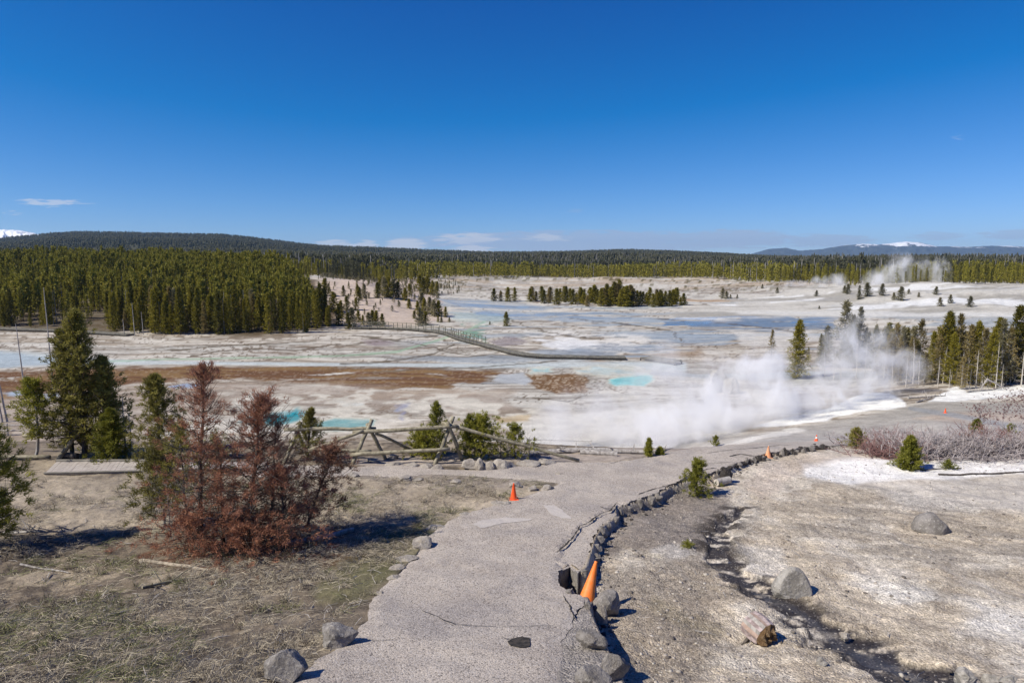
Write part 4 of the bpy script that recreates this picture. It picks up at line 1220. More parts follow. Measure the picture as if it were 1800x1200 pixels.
for i, (px, py, hp_, mk, wd_) in enumerate(rt):
    q = at(px, py); H = hp_ / F * q[1]
    v = i % 6
    if (v, mk) not in big:
        W, V, Fc = pine(8.0, 1.6, 1200 + v * 7, nb=100, tb=7, k=7 if mk == 'pine' else 5, ln=.34, wd=.085, bare=.06 if mk != 'pine_brown' else .12, r0=.085, branches=True, spread=.9, sides=5,
                        sparse=.1 if mk == 'pine' else .32, dead=.05 if mk == 'pine' else .22, rise=(-.15, .75))
        mw = bpy.data.meshes.new('trunk'); mw.from_pydata(W.V, [], W.F); mw.materials.append(M['bark_grey'])
        mc = mesh_np('crown', V, Fc); mc.materials.append(M[mk]); big[(v, mk)] = (mw, mc)
    mw, mc = big[(v, mk)]
    t = empty('pine_tree', (q[0], q[1], q[2] - .15), float(rT.uniform(0, 6.28))); s = H / 8.0; t.scale = (s * wd_, s * wd_, s)
    for nm, me_ in (('trunk', mw), ('crown', mc)):
        o = bpy.data.objects.new(nm, me_); sc.collection.objects.link(o); o.parent = t
    if i == 0: tag(t, 'full green pine standing alone in the steam, left of the main stand', 'pine')
    elif i == 1: tag(t, 'small thin greyish pine just right of the lone pine in the steam', 'pine')
    elif i == 2: tag(t, 'thin brownish pine, the leftmost behind the steam', 'pine')
    elif px < 1548: tag(t, 'greyish green pine rising through thin steam right of the white cloud', 'pine', 'greyish pines in thin steam')
    elif mk == 'pine': tag(t, 'green pine in the stand at the right edge of the basin', 'pine', 'green pines of the right stand')
    elif mk == 'pine_brown': tag(t, 'half dead brown green pine in the stand at the right edge of the basin', 'pine', 'browning pines of the right stand')
    else: tag(t, 'greyish needled pine in the stand at the right edge of the basin', 'pine', 'greyish pines of the right stand')
snag_w = [dead_tree(8.0, 1.3, 1300 + i, nb=46, r0=.085, twigs=3, droop=-.15) for i in range(5)]
snag_m = []
for W in snag_w:
    mw = bpy.data.meshes.new('snag'); mw.from_pydata(W.V, [], W.F); mw.materials.append(M['bark_pale']); snag_m.append(mw)
sn = [(1592, 680, 62), (1657, 674, 70), (1690, 680, 66), (1704, 682, 40), (1726, 678, 100), (1775, 674, 64), (1505, 664, 78), (1520, 662, 60), (1465, 668, 66), (1478, 664, 48), (1738, 680, 56), (1795, 680, 90), (1640, 668, 74), (1605, 674, 84), (1622, 672, 50), (1648, 680, 58), (1680, 676, 88), (1715, 682, 70), (1750, 682, 84), (1760, 684, 48), (1808, 680, 70), (1568, 668, 56), (1580, 672, 40),
      (1615, 676, 60), (1668, 684, 40), (1553, 668, 60), (1450, 662, 50)]
for i, (px, py, hp_) in enumerate(sn):
    q = at(px, py); o = bpy.data.objects.new('dead_tree', snag_m[i % 5]); sc.collection.objects.link(o)
    o.location = (q[0], q[1], q[2] - .1); s = hp_ / F * q[1] / 8; o.scale = (s * 1.1, s * 1.1, s); o.rotation_euler = (0, float(rT.normal() * .04), float(rT.uniform(0, 6)))
    if px < 1560: tag(o, 'bare pale dead conifer half hidden in the steam', 'dead tree', 'bare conifers in the steam')
    else: tag(o, 'bare bleached dead conifer before the pines of the right stand', 'dead tree', 'bleached snags of the right stand')
# fallen grey trunks below the stand
for i, (a, b, r_) in enumerate([((1596, 701), (1662, 696), .10), ((1735, 668), (1770, 686), .09), ((1735, 668), (1722, 688), .08), ((1610, 708), (1640, 700), .08), ((1790, 565), (1830, 575), .06), ((1700, 690), (1760, 684), .09)]):
    A = at(*a) if a[1] > 670 else pt(a[0], a[1], at(a[0], 686)[1]); B = at(*b) if b[1] > 670 else pt(b[0], b[1], at(b[0], 686)[1])
    A, B = Vector(A) + Vector((0, 0, .08)), Vector(B) + Vector((0, 0, .08)); W = MB()
    n = 6; W.tube([A.lerp(B, k / n) + Vector((0, 0, random.uniform(-.04, .04))) for k in range(n + 1)], [r_ * (1 - .6 * k / n) for k in range(n + 1)], 6)
    for k in range(10):
        c = A.lerp(B, random.random()); W.tube([c, c + Vector((random.uniform(-.4, .4), random.uniform(-.4, .4), random.uniform(.1, .6)))], [.025, .008], 3, False)
    tag(W.build('fallen_tree', M['bark_grey']), ['long pale fallen trunk on the slope left of the snow patch', 'bent grey trunk sloping down to the right over the snow patch', 'short grey trunk propped steeply over the snow patch', 'thin fallen trunk below the long pale one', 'thin bare branch poking in at the right above the pines', 'grey fallen trunk lying on the snow patch'][i], 'fallen tree')
# tall bare poles on the left
for i, (a, b) in enumerate([((95, 700), (94, 506)), ((45, 700), (40, 568)), ((13, 741), (-2, 612)), ((4, 742), (-3, 640)), ((252, 588), (251, 548)), ((219, 590), (218, 560)), ((237, 590), (236, 532))]):
    q = at(*a); H = (a[1] - b[1]) / F * q[1] * 1.03; W = MB(); lx = (b[0] - a[0]) / F * q[1]
    n = 8; W.tube([(lx * k / n + random.uniform(-.02, .02), 0, H * k / n - .1) for k in range(n + 1)], [.085 * (1 - .65 * k / n) for k in range(n + 1)], 6)
    for k in range(9): 
        zz = random.uniform(.2, .95); L = random.uniform(.08, .3); an = random.uniform(0, 6); W.tube([(lx * zz, 0, H * zz), (lx * zz + math.cos(an) * L, math.sin(an) * L, H * zz + .03)], [.014, .006], 3, False)
    o = W.build('bare_trunk', M['bark_grey']); o.location = tuple(q)
    tag(o, ['tallest bare grey trunk, just left of the big green pine', 'thin bare grey trunk between the tallest pole and the picture edge', 'bare leaning trunk at the left picture edge, the longer of two', 'short bare trunk at the very left edge beside a longer one',
            'short bare snag at the forest edge with a long boardwalk beside', 'bare pole at the forest edge, the leftmost of three', 'bare pole at the forest edge, the middle of three'][i], 'dead tree')

# ------------------------------------------------------------------ boardwalks in the basin
def deck_walk(name, pxs, width, label, rails=None, dh=.45, posts=True):
    W3 = [at(*p) for p in pxs]
    P = resample(W3, 1.5, 0, False); zz = ground_z(P[:, 0], P[:, 1])
    k = np.ones(5) / 5; zz = np.convolve(np.pad(zz, 2, mode='edge'), k, 'valid') + dh
    t = empty(name, (P[0][0], P[0][1], zz[0] - dh)); o0 = np.array([P[0][0], P[0][1], zz[0] - dh]); D = MB(); Un = MB()
    nrm = []
    for i in range(len(P)):
        q = P[min(i + 1, len(P) - 1)] - P[max(i - 1, 0)]; q = q / np.linalg.norm(q); nrm.append(np.array([-q[1], q[0]]))
    for i in range(len(P) - 1):
        for s in range(7):     # cross planks, seven to a bay
            f0, f1 = s / 7 + .012, (s + 1) / 7 - .012
            c = []
            for f in (f0, f1):
                b = P[i] * (1 - f) + P[i + 1] * f; n_ = nrm[i] * (1 - f) + nrm[i + 1] * f; z_ = zz[i] * (1 - f) + zz[i + 1] * f
                for sg in (-1, 1): e = b + n_ * sg * width / 2; c.append((e[0] - o0[0], e[1] - o0[1], z_ - o0[2]))
            b0 = len(D.V); D.V += c + [(a, b_, z_ - .05) for a, b_, z_ in c]
            D.F += [(b0, b0 + 2, b0 + 3, b0 + 1), (b0 + 4, b0 + 5, b0 + 7, b0 + 6), (b0, b0 + 1, b0 + 5, b0 + 4), (b0 + 2, b0 + 6, b0 + 7, b0 + 3), (b0, b0 + 4, b0 + 6, b0 + 2), (b0 + 1, b0 + 3, b0 + 7, b0 + 5)]
    D.build('deck', M['far_deck'], t)
    for sg in (-1, 1):
        line = [tuple(np.array([*(P[i] + nrm[i] * sg * (width / 2 - .1)), zz[i] - .14]) - o0) for i in range(len(P))]
        W = MB(); W.tube(line, [.10] * len(line), 4); W.build('beam', M['deck_shade'], t)
        W = MB(); line = [tuple(np.array([*(P[i] + nrm[i] * sg * (width / 2 - .06)), zz[i] + .06]) - o0) for i in range(len(P))]
        W.tube(line, [.05] * len(line), 4); W.build('kerb', M['far_post'], t)
    for i in range(0, len(P), 2):
        for sg in (-1, 1):
            c = P[i] + nrm[i] * sg * (width / 2 - .1); g = float(ground_z(c[0], c[1])); W = MB()
            W.box((c[0] - o0[0], c[1] - o0[1], (g - .2 + zz[i] - .1) / 2 - o0[2]), .16, .16, max(.1, zz[i] - .1 - g + .2))
            W.build('footing', M['deck_shade'], t)
    if rails:
        L = len(P); a, b = int(rails[0] * L), int(rails[1] * L)
        for sg in (-1, 1):
            for h in (.55, 1.05):
                line = [tuple(np.array([*(P[i] + nrm[i] * sg * (width / 2 - .02)), zz[i] + h]) - o0) for i in range(a, b)]
                W = MB(); W.tube(line, [.045] * len(line), 4); W.build('rail', M['far_post'], t)
            for i in range(a, b):
                c = P[i] + nrm[i] * sg * (width / 2 - .02); W = MB(); W.box((c[0] - o0[0], c[1] - o0[1], zz[i] + .5 - o0[2]), .11, .11, 1.2); W.build('post', M['far_post'], t)
    tag(t, label, 'boardwalk')
    return t


deck_walk('boardwalk', [(622, 578), (680, 579), (727, 581), (767, 585), (787, 589), (807, 597), (833, 604), (867, 613), (900, 622), (927, 627), (967, 630), (1033, 631), (1100, 632)], 1.6,
          'long raised boardwalk with railings winding across the pale basin', (0.0, .60), .34)
deck_walk('boardwalk', [(1133, 632), (1160, 636), (1192, 641)], 2.0, 'short stretch of boardwalk emerging from the steam right of the pale pools', None)
deck_walk('boardwalk', [(-60, 578), (30, 581), (110, 583), (160, 586), (230, 590)], 2.0, 'straight low boardwalk running along the forest edge at the left', None, .3)

# ------------------------------------------------------------------ near boardwalk on the left, planks and edge logs
bw = empty('boardwalk', at(80, 833)); o0 = np.array(bw.location)
A0, A1 = at(78, 834), at(470, 836); B0, B1 = at(100, 812), at(470, 813)
zb = path_z(A0[0], A0[1]) + .06
D = MB(); n = 46
for i in range(n):
    f0, f1 = i / n + .0005, (i + 1) / n - .0005
    c = []
    for f in (f0, f1):
        a = A0 * (1 - f) + A1 * f; b = B0 * (1 - f) + B1 * f
        for e in (a, b): c.append((e[0] - o0[0], e[1] - o0[1], float(path_z(e[0], e[1])) + .05 - o0[2] + random.uniform(-.004, .004)))
    b0 = len(D.V); D.V += c + [(p[0], p[1], p[2] - .05) for p in c]
    D.F += [(b0, b0 + 2, b0 + 3, b0 + 1), (b0, b0 + 4, b0 + 6, b0 + 2), (b0, b0 + 1, b0 + 5, b0 + 4), (b0 + 2, b0 + 6, b0 + 7, b0 + 3)]
D.build('planks', M['plank'], bw)
for nm, (e0, e1), r_ in (('kerb', (A0, A1), .035), ('kerb', (B0, B1), .06)):
    W = MB(); W.tube([tuple(np.array([*(e0 * (1 - f) + e1 * f)[:2], float(path_z(*(e0 * (1 - f) + e1 * f)[:2])) + .06]) - o0) for f in np.linspace(0, 1, 9)], [r_] * 9, 6); W.build(nm, M['far_deck'], bw)
tag(bw, 'pale plank boardwalk with edge logs behind the dry grass', 'boardwalk')


# ------------------------------------------------------------------ rail fences
def log_pts(A, B, r0, r1, n=7, wob=.012):
    A, B = Vector(A), Vector(B)
    return [A.lerp(B, k / n) + Vector((random.uniform(-wob, wob), random.uniform(-wob, wob), random.uniform(-wob, wob))) for k in range(n + 1)], [r0 + (r1 - r0) * k / n for k in range(n + 1)]


def fence(name, label, base, rails, legs, m_='log'):
    t = empty(name, base); o0 = Vector(base)
    for kind, lst in (('post', legs), ('rail', rails)):
        for A, B, r_ in lst:
            W = MB(); p, r = log_pts(Vector(A) - o0, Vector(B) - o0, r_, r_ * .9); W.tube(p, r, 8, True, jit=.06); W.build(kind, M[m_], t, True)
            bpy.context.view_layer.objects.active = None
    tag(t, label, 'fence'); return t


def leg(pb, ptop, dy, r_=.062):
    b = at(*pb); b = np.array([b[0], b[1], b[2] - .08]); return (b, pt(ptop[0], ptop[1], b[1] + dy), r_)


fy = at(640, 815)[1]
legs = [leg((617, 816), (654, 737), .45), leg((679, 806), (646, 745), -.35), leg((764, 815), (797, 731), .45), leg((814, 808), (787, 742), -.35),
        leg((498, 814), (529, 741), .45), leg((542, 800), (520, 752), -.35)]
ry = fy + .32
rails = [(pt(500, 754, ry + .1), pt(661, 753, ry + .1), .058), (pt(620, 760, ry - .06), pt(805, 749, ry - .06), .062), (pt(535, 791, fy + .1), pt(652, 793, fy + .1), .056),
         (pt(616, 799, fy), pt(791, 789, fy), .060), (pt(548, 790, fy + .2), pt(638, 757, ry - .1), .055), (pt(661, 761, ry), pt(728, 792, fy + 1.2), .045),
         (pt(776, 743, ry - .02), at(1018, 812) + np.array([0, 0, .05]), .055)]
fence('rail_fence', 'weathered olive log rail fence beside the branching path', at(640, 815), rails, legs)
lb = at(140, 800)
legs = [leg((98, 807), (142, 756), .4, .07), leg((158, 795), (132, 764), -.3, .06)]
yl = lb[1] + .3
rails = [(pt(147, 768, yl), at(208, 808) + np.array([0, 0, .09]), .055), (pt(40, 765, yl + .1), pt(134, 764, yl + .1), .05), (pt(100, 775, yl + .4), pt(158, 755, yl - .1), .045)]
fence('rail_fence', 'dark log trestle fence end below the big green pine', lb, rails, legs, 'log')
q = at(30, 765)
fence('rail_fence', 'thin grey rail fence at the left edge behind the small pine', q, [(pt(-20, 747, q[1]), pt(68, 747, q[1]), .06), (pt(-20, 750, q[1]), pt(15, 760, q[1]), .05), (pt(10, 757, q[1]), pt(68, 755, q[1]), .05)],
      [leg((14, 766), (12, 744), 0, .06)], 'bark_grey')
for i, (a, b, r_, m_) in enumerate([((-10, 806), (88, 806), .06, 'log'), ((112, 805), (136, 807), .10, 'bark')]):
    W = MB(); p, r = log_pts(at(*a) + np.array([0, 0, r_]), at(*b) + np.array([0, 0, r_]), r_, r_); W.tube(p, r, 8)
    tag(W.build('log', M[m_], None, True), ['straight edge log lying left of the plank boardwalk', 'short thick dark log lying under the trestle fence'][i], 'log')


# ------------------------------------------------------------------ rocks
def rock(px, py, wpx, hpx, seed, m_, label, group=None, deep=.8, sub=4, rot=0, name='boulder', pointy=0.0, zoff=0.0, loc=None, cat='rock', rough=.22, clips=16):
    q = at(px, py) if loc is None else np.array(loc); dep = q[1]
    W_ = wpx / F * dep; H_ = hpx / F * dep * 1.08
    bm = __import__('bmesh').new(); __import__('bmesh').ops.create_icosphere(bm, subdivisions=sub, radius=1)
    for v in bm.verts:
        c = v.co.copy(); sd_ = Vector((seed * 3.1, seed * 1.7, seed * .9))
        # blocky facets: clip against random planes
        rr = random.Random(seed); k = 1.0
        for j in range(clips):
            nn = Vector((rr.gauss(0, 1), rr.gauss(0, 1), rr.gauss(0, 1))).normalized(); d = rr.uniform(.52, .88)
            dt = c.dot(nn)
            if dt > d: c -= nn * (dt - d) * .92
        f = 1 + (mnoise.fractal(c * 1.6 + sd_, 1.0, 2.1, 4)) * rough * .7 + mnoise.ridged_multi_fractal(c * 3.5 + sd_, 1.0, 2.1, 4, 1.0, 2.0) * rough * .12 + mnoise.fractal(c * 11 + sd_, 1.0, 2.1, 3) * rough * .16
        c *= f
        if pointy and c.z > 0: c.x *= 1 - pointy * c.z; c.y *= 1 - pointy * c.z
        v.co = Vector((c.x * W_ / 1.7, c.y * W_ / 1.7 * deep, (c.z + .45) * H_ / 1.3))
    me_ = bpy.data.meshes.new(name); bm.to_mesh(me_); bm.free(); me_.materials.append(M[m_])
    o = bpy.data.objects.new(name, me_); sc.collection.objects.link(o); o.location = (q[0], q[1] + W_ * .25 * deep, q[2] + zoff); o.rotation_euler = (0, 0, rot)
    tag(o, label, cat, group); return o


rock(1397, 1044, 62, 52, 3, 'boulder', 'pale rounded upright boulder beside the dark trickle of water', pointy=.30, rough=.10, clips=5, zoff=-.12)
rock(1648, 934, 62, 36, 15, 'boulder_dark', 'low grey brown boulder alone on the bare slope at the right', rough=.10, clips=5, zoff=-.14)
rock(588, 1135, 68, 46, 8, 'boulder_dark', 'angular grey rock with a dark side, upper of two by the path start', deep=.9, zoff=-.06)
rock(497, 1200, 84, 44, 12, 'boulder_dark', 'large grey rock at the bottom left of the path, lower of two')
rock(1062, 1082, 54, 40, 21, 'boulder_dark', 'square block of stone fallen below the leaning orange cone', rot=.3)
rock(1058, 1096, 26, 36, 27, 'edge', 'yellowish stone wedged before the fallen block under the orange cone', deep=.6)
rock(1040, 1140, 50, 28, 31, 'asph_rock', 'flat broken asphalt slab at the path edge under the leaning cone', deep=.8)
rock(1080, 1195, 56, 48, 34, 'asph_rock', 'upright broken slab at the bottom of the path right edge', deep=.6, rot=.5)
rock(1045, 1222, 76, 48, 36, 'boulder_dark', 'rounded stone at the bottom edge of the frame right of the path')
rock(1277, 848, 22, 22, 41, 'black_rock', 'charred black lump right behind the little green pine')
rock(1700, 1203, 40, 22, 43, 'boulder', 'flat pale stone at the end of the trickle, leftmost of three'); rock(1740, 1200, 30, 14, 44, 'boulder', 'small flat pale stone right of the trickle end, middle of three')
rock(1775, 1206, 34, 16, 45, 'boulder', 'flat pale stone at the bottom right corner of the frame')
rock(1445, 1168, 22, 12, 46, 'boulder', 'small pale stone lying in the widest part of the trickle'); rock(1487, 1124, 18, 9, 47, 'edge', 'tiny pale stone midway along the trickle')
# rocks lining the branch path below the fence
lr = [(695, 826, 34, 14), (722, 829, 34, 13), (750, 828, 26, 13), (768, 829, 22, 13), (826, 824, 26, 14), (843, 829, 24, 20), (861, 829, 22, 15), (880, 827, 30, 18), (896, 828, 24, 14), (925, 821, 44, 9), (960, 817, 36, 8), (690, 807, 20, 9), (655, 812, 22, 6),
      (620, 838, 22, 6), (712, 845, 26, 8), (735, 846, 18, 5), (800, 850, 20, 6)]
for i, (px, py, a, b) in enumerate(lr):
    rock(px, py, a, b, 60 + i, 'edge', 'pale stone in the row lining the branch path below the log fence', 'stones lining the branch path', sub=3, deep=.9, name='edge_stone')
er = [(905, 856, 24, 12), (935, 862, 20, 9), (962, 862, 26, 10), (985, 846, 26, 16), (1000, 843, 18, 14), (1018, 846, 22, 10), (700, 1000, 30, 8), (716, 985, 34, 9), (738, 962, 40, 16), (752, 950, 30, 8), (775, 934, 40, 9), (798, 924, 44, 11), (820, 910, 34, 8), (846, 902, 34, 7), (880, 893, 40, 12), (900, 890, 30, 9), (925, 880, 34, 8),
      (690, 1018, 26, 10), (665, 1045, 22, 9), (655, 1075, 18, 8), (760, 930, 26, 10)]
for i, (px, py, a, b) in enumerate(er):
    rock(px, py, a, b, 90 + i, 'edge', 'rough brownish stone sunk in the left edge of the asphalt path', 'stones along the left edge of the asphalt path', sub=3, deep=.8, name='edge_stone', rough=.4, zoff=-.04)
# broken asphalt lumps hanging at the drop on the right edge
rr_ = random.Random(4)
dp = [(1088, 893), (1078, 905), (1066, 917), (1056, 928), (1050, 941), (1046, 955), (1103, 886), (1122, 880), (1140, 873), (1152, 866), (1046, 975), (1022, 1002), (1010, 1020), (998, 1035), (1030, 1056)]
for i, (px, py) in enumerate(dp):
    rock(px + 4, py + 12, rr_.uniform(12, 20), rr_.uniform(8, 15), 130 + i, 'asph_rock', 'broken asphalt lump hanging at the collapsed right edge of the path', 'broken lumps along the collapsed path edge', sub=3, name='asphalt_lump', rough=.35, cat='rubble')
for i in range(46):
    f = i / 45; px = 1262 + f * 190; py = 833 - 47 * f ** .75 + rr_.uniform(-2, 3)
    rock(px, py, rr_.uniform(6, 13), rr_.uniform(4, 10), 160 + i, 'black_rock' if i % 3 else 'asph_rock', 'dark broken chunk in the crumbled strip by the far cones', 'dark chunks of the crumbled strip', sub=2, name='asphalt_lump', rough=.45, cat='rubble')
for i, (px, py, a, b) in enumerate([(1262, 690, 34, 34), (1288, 692, 26, 26)]):
    rock(px, py, a, b, 210 + i, 'boulder', ['pale lumpy mound standing in the thin steam', 'smaller pale lump right beside the mound in the steam'][i], sub=3, rough=.4)

# loose gravel on the bare ground
rg = np.random.default_rng(303)
n = 15000
sy_ = 4.6 + 17 * rg.uniform(0, 1, n) ** 1.4; sx_ = rg.uniform(-.12, .95, n) * sy_
dS, sS, _ = seg_dist(sx_, sy_, DROP_W); okk = (sS > 0) & (dS > .12); sx_, sy_ = sx_[okk], sy_[okk]
dC, _, _ = seg_dist(sx_, sy_, CREEK_W); k_ = (dC > .4) | (rg.uniform(0, 1, len(sx_)) < .15); sx_, sy_ = sx_[k_], sy_[k_]
cl = fbm(sx_ * .9, sy_ * .9, 3, 305) + rg.normal(0, .08, len(sx_)) > .47; sx_, sy_ = sx_[cl], sy_[cl]
ico = []
bmm = __import__('bmesh').new(); __import__('bmesh').ops.create_icosphere(bmm, subdivisions=1, radius=1); bmm.verts.ensure_lookup_table()
iv = np.array([v.co[:] for v in bmm.verts]); ifc = np.array([[v.index for v in f.verts] for f in bmm.faces]); bmm.free()
for i in range(5): ico.append((iv * rg.uniform(.6, 1.1, iv.shape) * np.array([1, .8, .55]), ifc))
parts = []; Pg = np.stack([sx_, sy_, ground_z(sx_, sy_) + .002], 1); ch = rg.integers(0, 5, len(Pg)); sz = .006 + .045 * rg.uniform(0, 1, len(Pg)) ** 9 + .012 * rg.uniform(0, 1, len(Pg)) ** 4 + .006 * rg.uniform(0, 1, len(Pg))
tone = rg.integers(0, 3, len(Pg))
for i in range(5):
    for tn in range(3):
        k_ = (ch == i) & (tone == tn); parts.append((ico[i], Pg[k_], np.stack([sz[k_], sz[k_]], 1), rg.uniform(0, 6, k_.sum()), tn))
M['peb_a'] = flat_noise('pebble_pale', (.38, .35, .30), (.48, .44, .39), 9); M['peb_b'] = flat_noise('pebble_mid', (.28, .25, .22), (.38, .34, .30), 9); M['peb_c'] = flat_noise('pebble_dark', (.10, .085, .075), (.17, .15, .13), 9)
nr_ = 900; tr_ = rg.uniform(.12, .97, nr_); Lp = resample(DROP_W[1:-1], .05, 0, False); ii_ = (tr_ * (len(Lp) - 1)).astype(int); off_ = np.abs(rg.normal(0, .16, nr_))
tg_ = Lp[np.minimum(ii_ + 1, len(Lp) - 1)] - Lp[ii_]; tg_ /= np.linalg.norm(tg_, axis=1)[:, None] + 1e-9; rx_ = Lp[ii_, 0] + tg_[:, 1] * (off_ + .06); ry_ = Lp[ii_, 1] - tg_[:, 0] * (off_ + .06)
Rp = np.stack([rx_, ry_, ground_z(rx_, ry_) + .005], 1); rz_ = .012 + .05 * rg.uniform(0, 1, nr_) ** 3; chr_ = rg.integers(0, 5, nr_)
rub = [(ico[i], Rp[chr_ == i], np.stack([rz_, rz_], 1)[chr_ == i], rg.uniform(0, 6, (chr_ == i).sum()), i % 2) for i in range(5)]
tag(merge('rubble', rub, [M['asph_rock'], M['black_rock']]), 'crumbled asphalt rubble along the foot of the broken path edge', 'rubble', kind='stuff')
tag(merge('gravel', parts, [M['peb_a'], M['peb_b'], M['peb_c']]), 'loose gravel strewn over the bare ground right of the path', 'gravel', kind='stuff')


# ------------------------------------------------------------------ traffic cones
def cone(px, py, hpx, mb, label, tilt=(0, 0), rz=.3, band=None, loc=None, base_m=None, zoff=0.0, r=.165):
    q = at(px, py) if loc is None else np.array(loc); H = hpx / F * q[1] * 1.04
    t = empty('traffic_cone', (q[0], q[1], q[2] + zoff)); W = MB(); n = 24; b0 = 0
    k = H / .7
    prof = [(r, .03), (r * .93, .055), (.030, .68), (.034, .69), (.030, .70), (.020, .70), (.020, .60)]
    for rr, zz in prof:
        for i in range(n): W.V.append((math.cos(i * 6.2832 / n) * rr * k, math.sin(i * 6.2832 / n) * rr * k, zz * k))
    for j in range(len(prof) - 1):
        for i in range(n): W.F.append((j * n + i, j * n + (i + 1) % n, (j + 1) * n + (i + 1) % n, (j + 1) * n + i))
    W.build('cone_body', M[mb], t, True)
    B = MB(); B.box((0, 0, .015 * k), .40 * k, .40 * k, .03 * k); bo = B.build('base', M[base_m or mb], t)
    m_ = bo.modifiers.new('b', 'BEVEL'); m_.width = .012 * k; m_.segments = 2
    if band:
        z0, z1 = band; W = MB()
        for zz in (z0, z1):
            rr = (r * .93 + (.030 - r * .93) * (zz - .055) / (.68 - .055)) + .003
            for i in range(n): W.V.append((math.cos(i * 6.2832 / n) * rr * k, math.sin(i * 6.2832 / n) * rr * k, zz * k))
        for i in range(n): W.F.append((i, (i + 1) % n, n + (i + 1) % n, n + i))
        W.build('collar', M['white_band'] if band[1] < .6 else M['orange_fade'], t, True)
    t.rotation_euler = (tilt[0], tilt[1], rz); tag(t, label, 'traffic cone'); return t


c_top, c_bot = pt(1048, 986, 9.25), pt(1028, 1066, 8.95)
ax = Vector(c_top - c_bot); Hc = ax.length
tc_ = cone(1030, 1066, 80, 'orange', 'large faded orange cone leaning in the hole at the broken path edge', loc=c_bot, base_m='purple')
tc_.rotation_euler = ax.to_track_quat('Z', 'Y').to_euler(); s_ = Hc / .7 / (80 / F * c_bot[1] * 1.04 / .7); tc_.scale = (s_ * .85, s_ * .85, s_)
cone(903, 877, 29, 'orange_red', 'bright red orange cone standing on the left edge of the path', r=.15, rz=.1)
cone(1350, 804, 21, 'orange_fade', 'sun bleached cone with a pale top at the crumbled right path edge', rz=.2, r=.19)
cone(1435, 774.5, 11, 'orange_red', 'small distant orange cone with a white collar where the path bends away', band=(.28, .48), r=.18)
cone(1661.5, 725.5, 8.5, 'orange_red', 'tiny faraway pink orange cone on the grey slope at the right', r=.16)

# ------------------------------------------------------------------ timber lying about
def stick(a, b, r0, r1, m_, label, cat='stick', name='stick', twigs=0, mid=(0, 0), lift=None, n=8, sq=.8, jit=.15):
    A, B = at(*a), at(*b); r_ = max(r0, r1) if lift is None else lift; W = MB(); pts_ = []
    for k in range(n + 1):
        f = k / n; p = A * (1 - f) + B * f; p = p + np.array([mid[0], mid[1], 0]) * math.sin(f * math.pi)
        g = float(ground_z(p[0], p[1])); pts_.append((p[0], p[1], g + r_ * .7 + random.uniform(0, .01)))
    W.tube(pts_, [r0 + (r1 - r0) * k / n for k in range(n + 1)], 8, True, sq, jit)
    for k in range(twigs):
        p = Vector(pts_[random.randint(1, n)]); d = Vector((random.uniform(-.4, .4), random.uniform(-.3, .3), random.uniform(.02, .25)))
        W.tube([p, p + d * .6 + Vector((0, 0, .02)), p + d], [r1 * .5 + .004, r1 * .3 + .003, .002], 4, False)
    tag(W.build(name, M[m_], None, False), label, cat); return W


stick((245, 987), (366, 1004), .028, .018, 'bark_tan', 'flat pale split branch lying in the dry grass', jit=.3, sq=.5)
stick((250, 1035), (380, 1008), .03, .014, 'log', 'brown crooked stick just below the pale split branch', twigs=4)
stick((190, 1083), (283, 1063), .018, .01, 'bark_grey', 'thin dark grey stick in the lower left grass', twigs=2)
stick((36, 993), (122, 1008), .018, .010, 'bark_grey', 'white weathered stick near the left picture edge')
stick((6, 943), (128, 939), .03, .012, 'bark_grey', 'dead grey branch with many twigs at the left edge', twigs=26, lift=.10)
stick((230, 940), (330, 938), .05, .03, 'log', 'half buried brown log left of the dead red pine')
stick((500, 962), (620, 935), .075, .055, 'bark_grey', 'grey log lying in the shade right of the dead red pine')
stick((590, 892), (638, 880), .03, .02, 'log', 'short brown stick right of the reddish branches')
stick((930, 773), (1040, 776), .05, .02, 'bark_grey', 'long thin dead branch behind the low rail of the fence', twigs=10)
stick((930, 800), (1165, 806), .10, .05, 'bark_grey', 'long grey fallen trunk lying along the terrace edge', 'fallen tree', 'fallen_tree', twigs=14, mid=(0, .3), n=14)
stick((1020, 797), (1085, 801), .08, .07, 'bark_grey', 'thick grey log section on the terrace edge', 'log', 'log')
stick((860, 806), (950, 803), .06, .03, 'bark_grey', 'dark dead branch under the bushes by the fence', twigs=10)
stick((1080, 952 - 90), (1062, 860), .02, .02, 'black_rock', 'small black scrap on the asphalt')
stick((1600, 826), (1690, 823), .02, .012, 'bark', 'thin dark stick on the white strip, the left one'); stick((1650, 835), (1800, 830), .03, .02, 'bark', 'long thin dark stick lying on the white strip at the right')
# sawn log section by the little pine
q = at(1268, 852); W = MB(); W.tube([(-.16, -.09, .10), (0, 0, .10), (.24, .10, .11)], [.095, .10, .10], 16, False, 1, .03); t = empty('log', q); lo = W.build('bark', M['bark_grey'], t, True)
W = MB(); W.tube([(-.164, -.092, .10), (-.160, -.09, .10)], [.092, .092], 16, True); W.build('cut_end', M['bark_pale'], t)
tag(t, 'short sawn log with a pale cut end right of the little green pine', 'log')
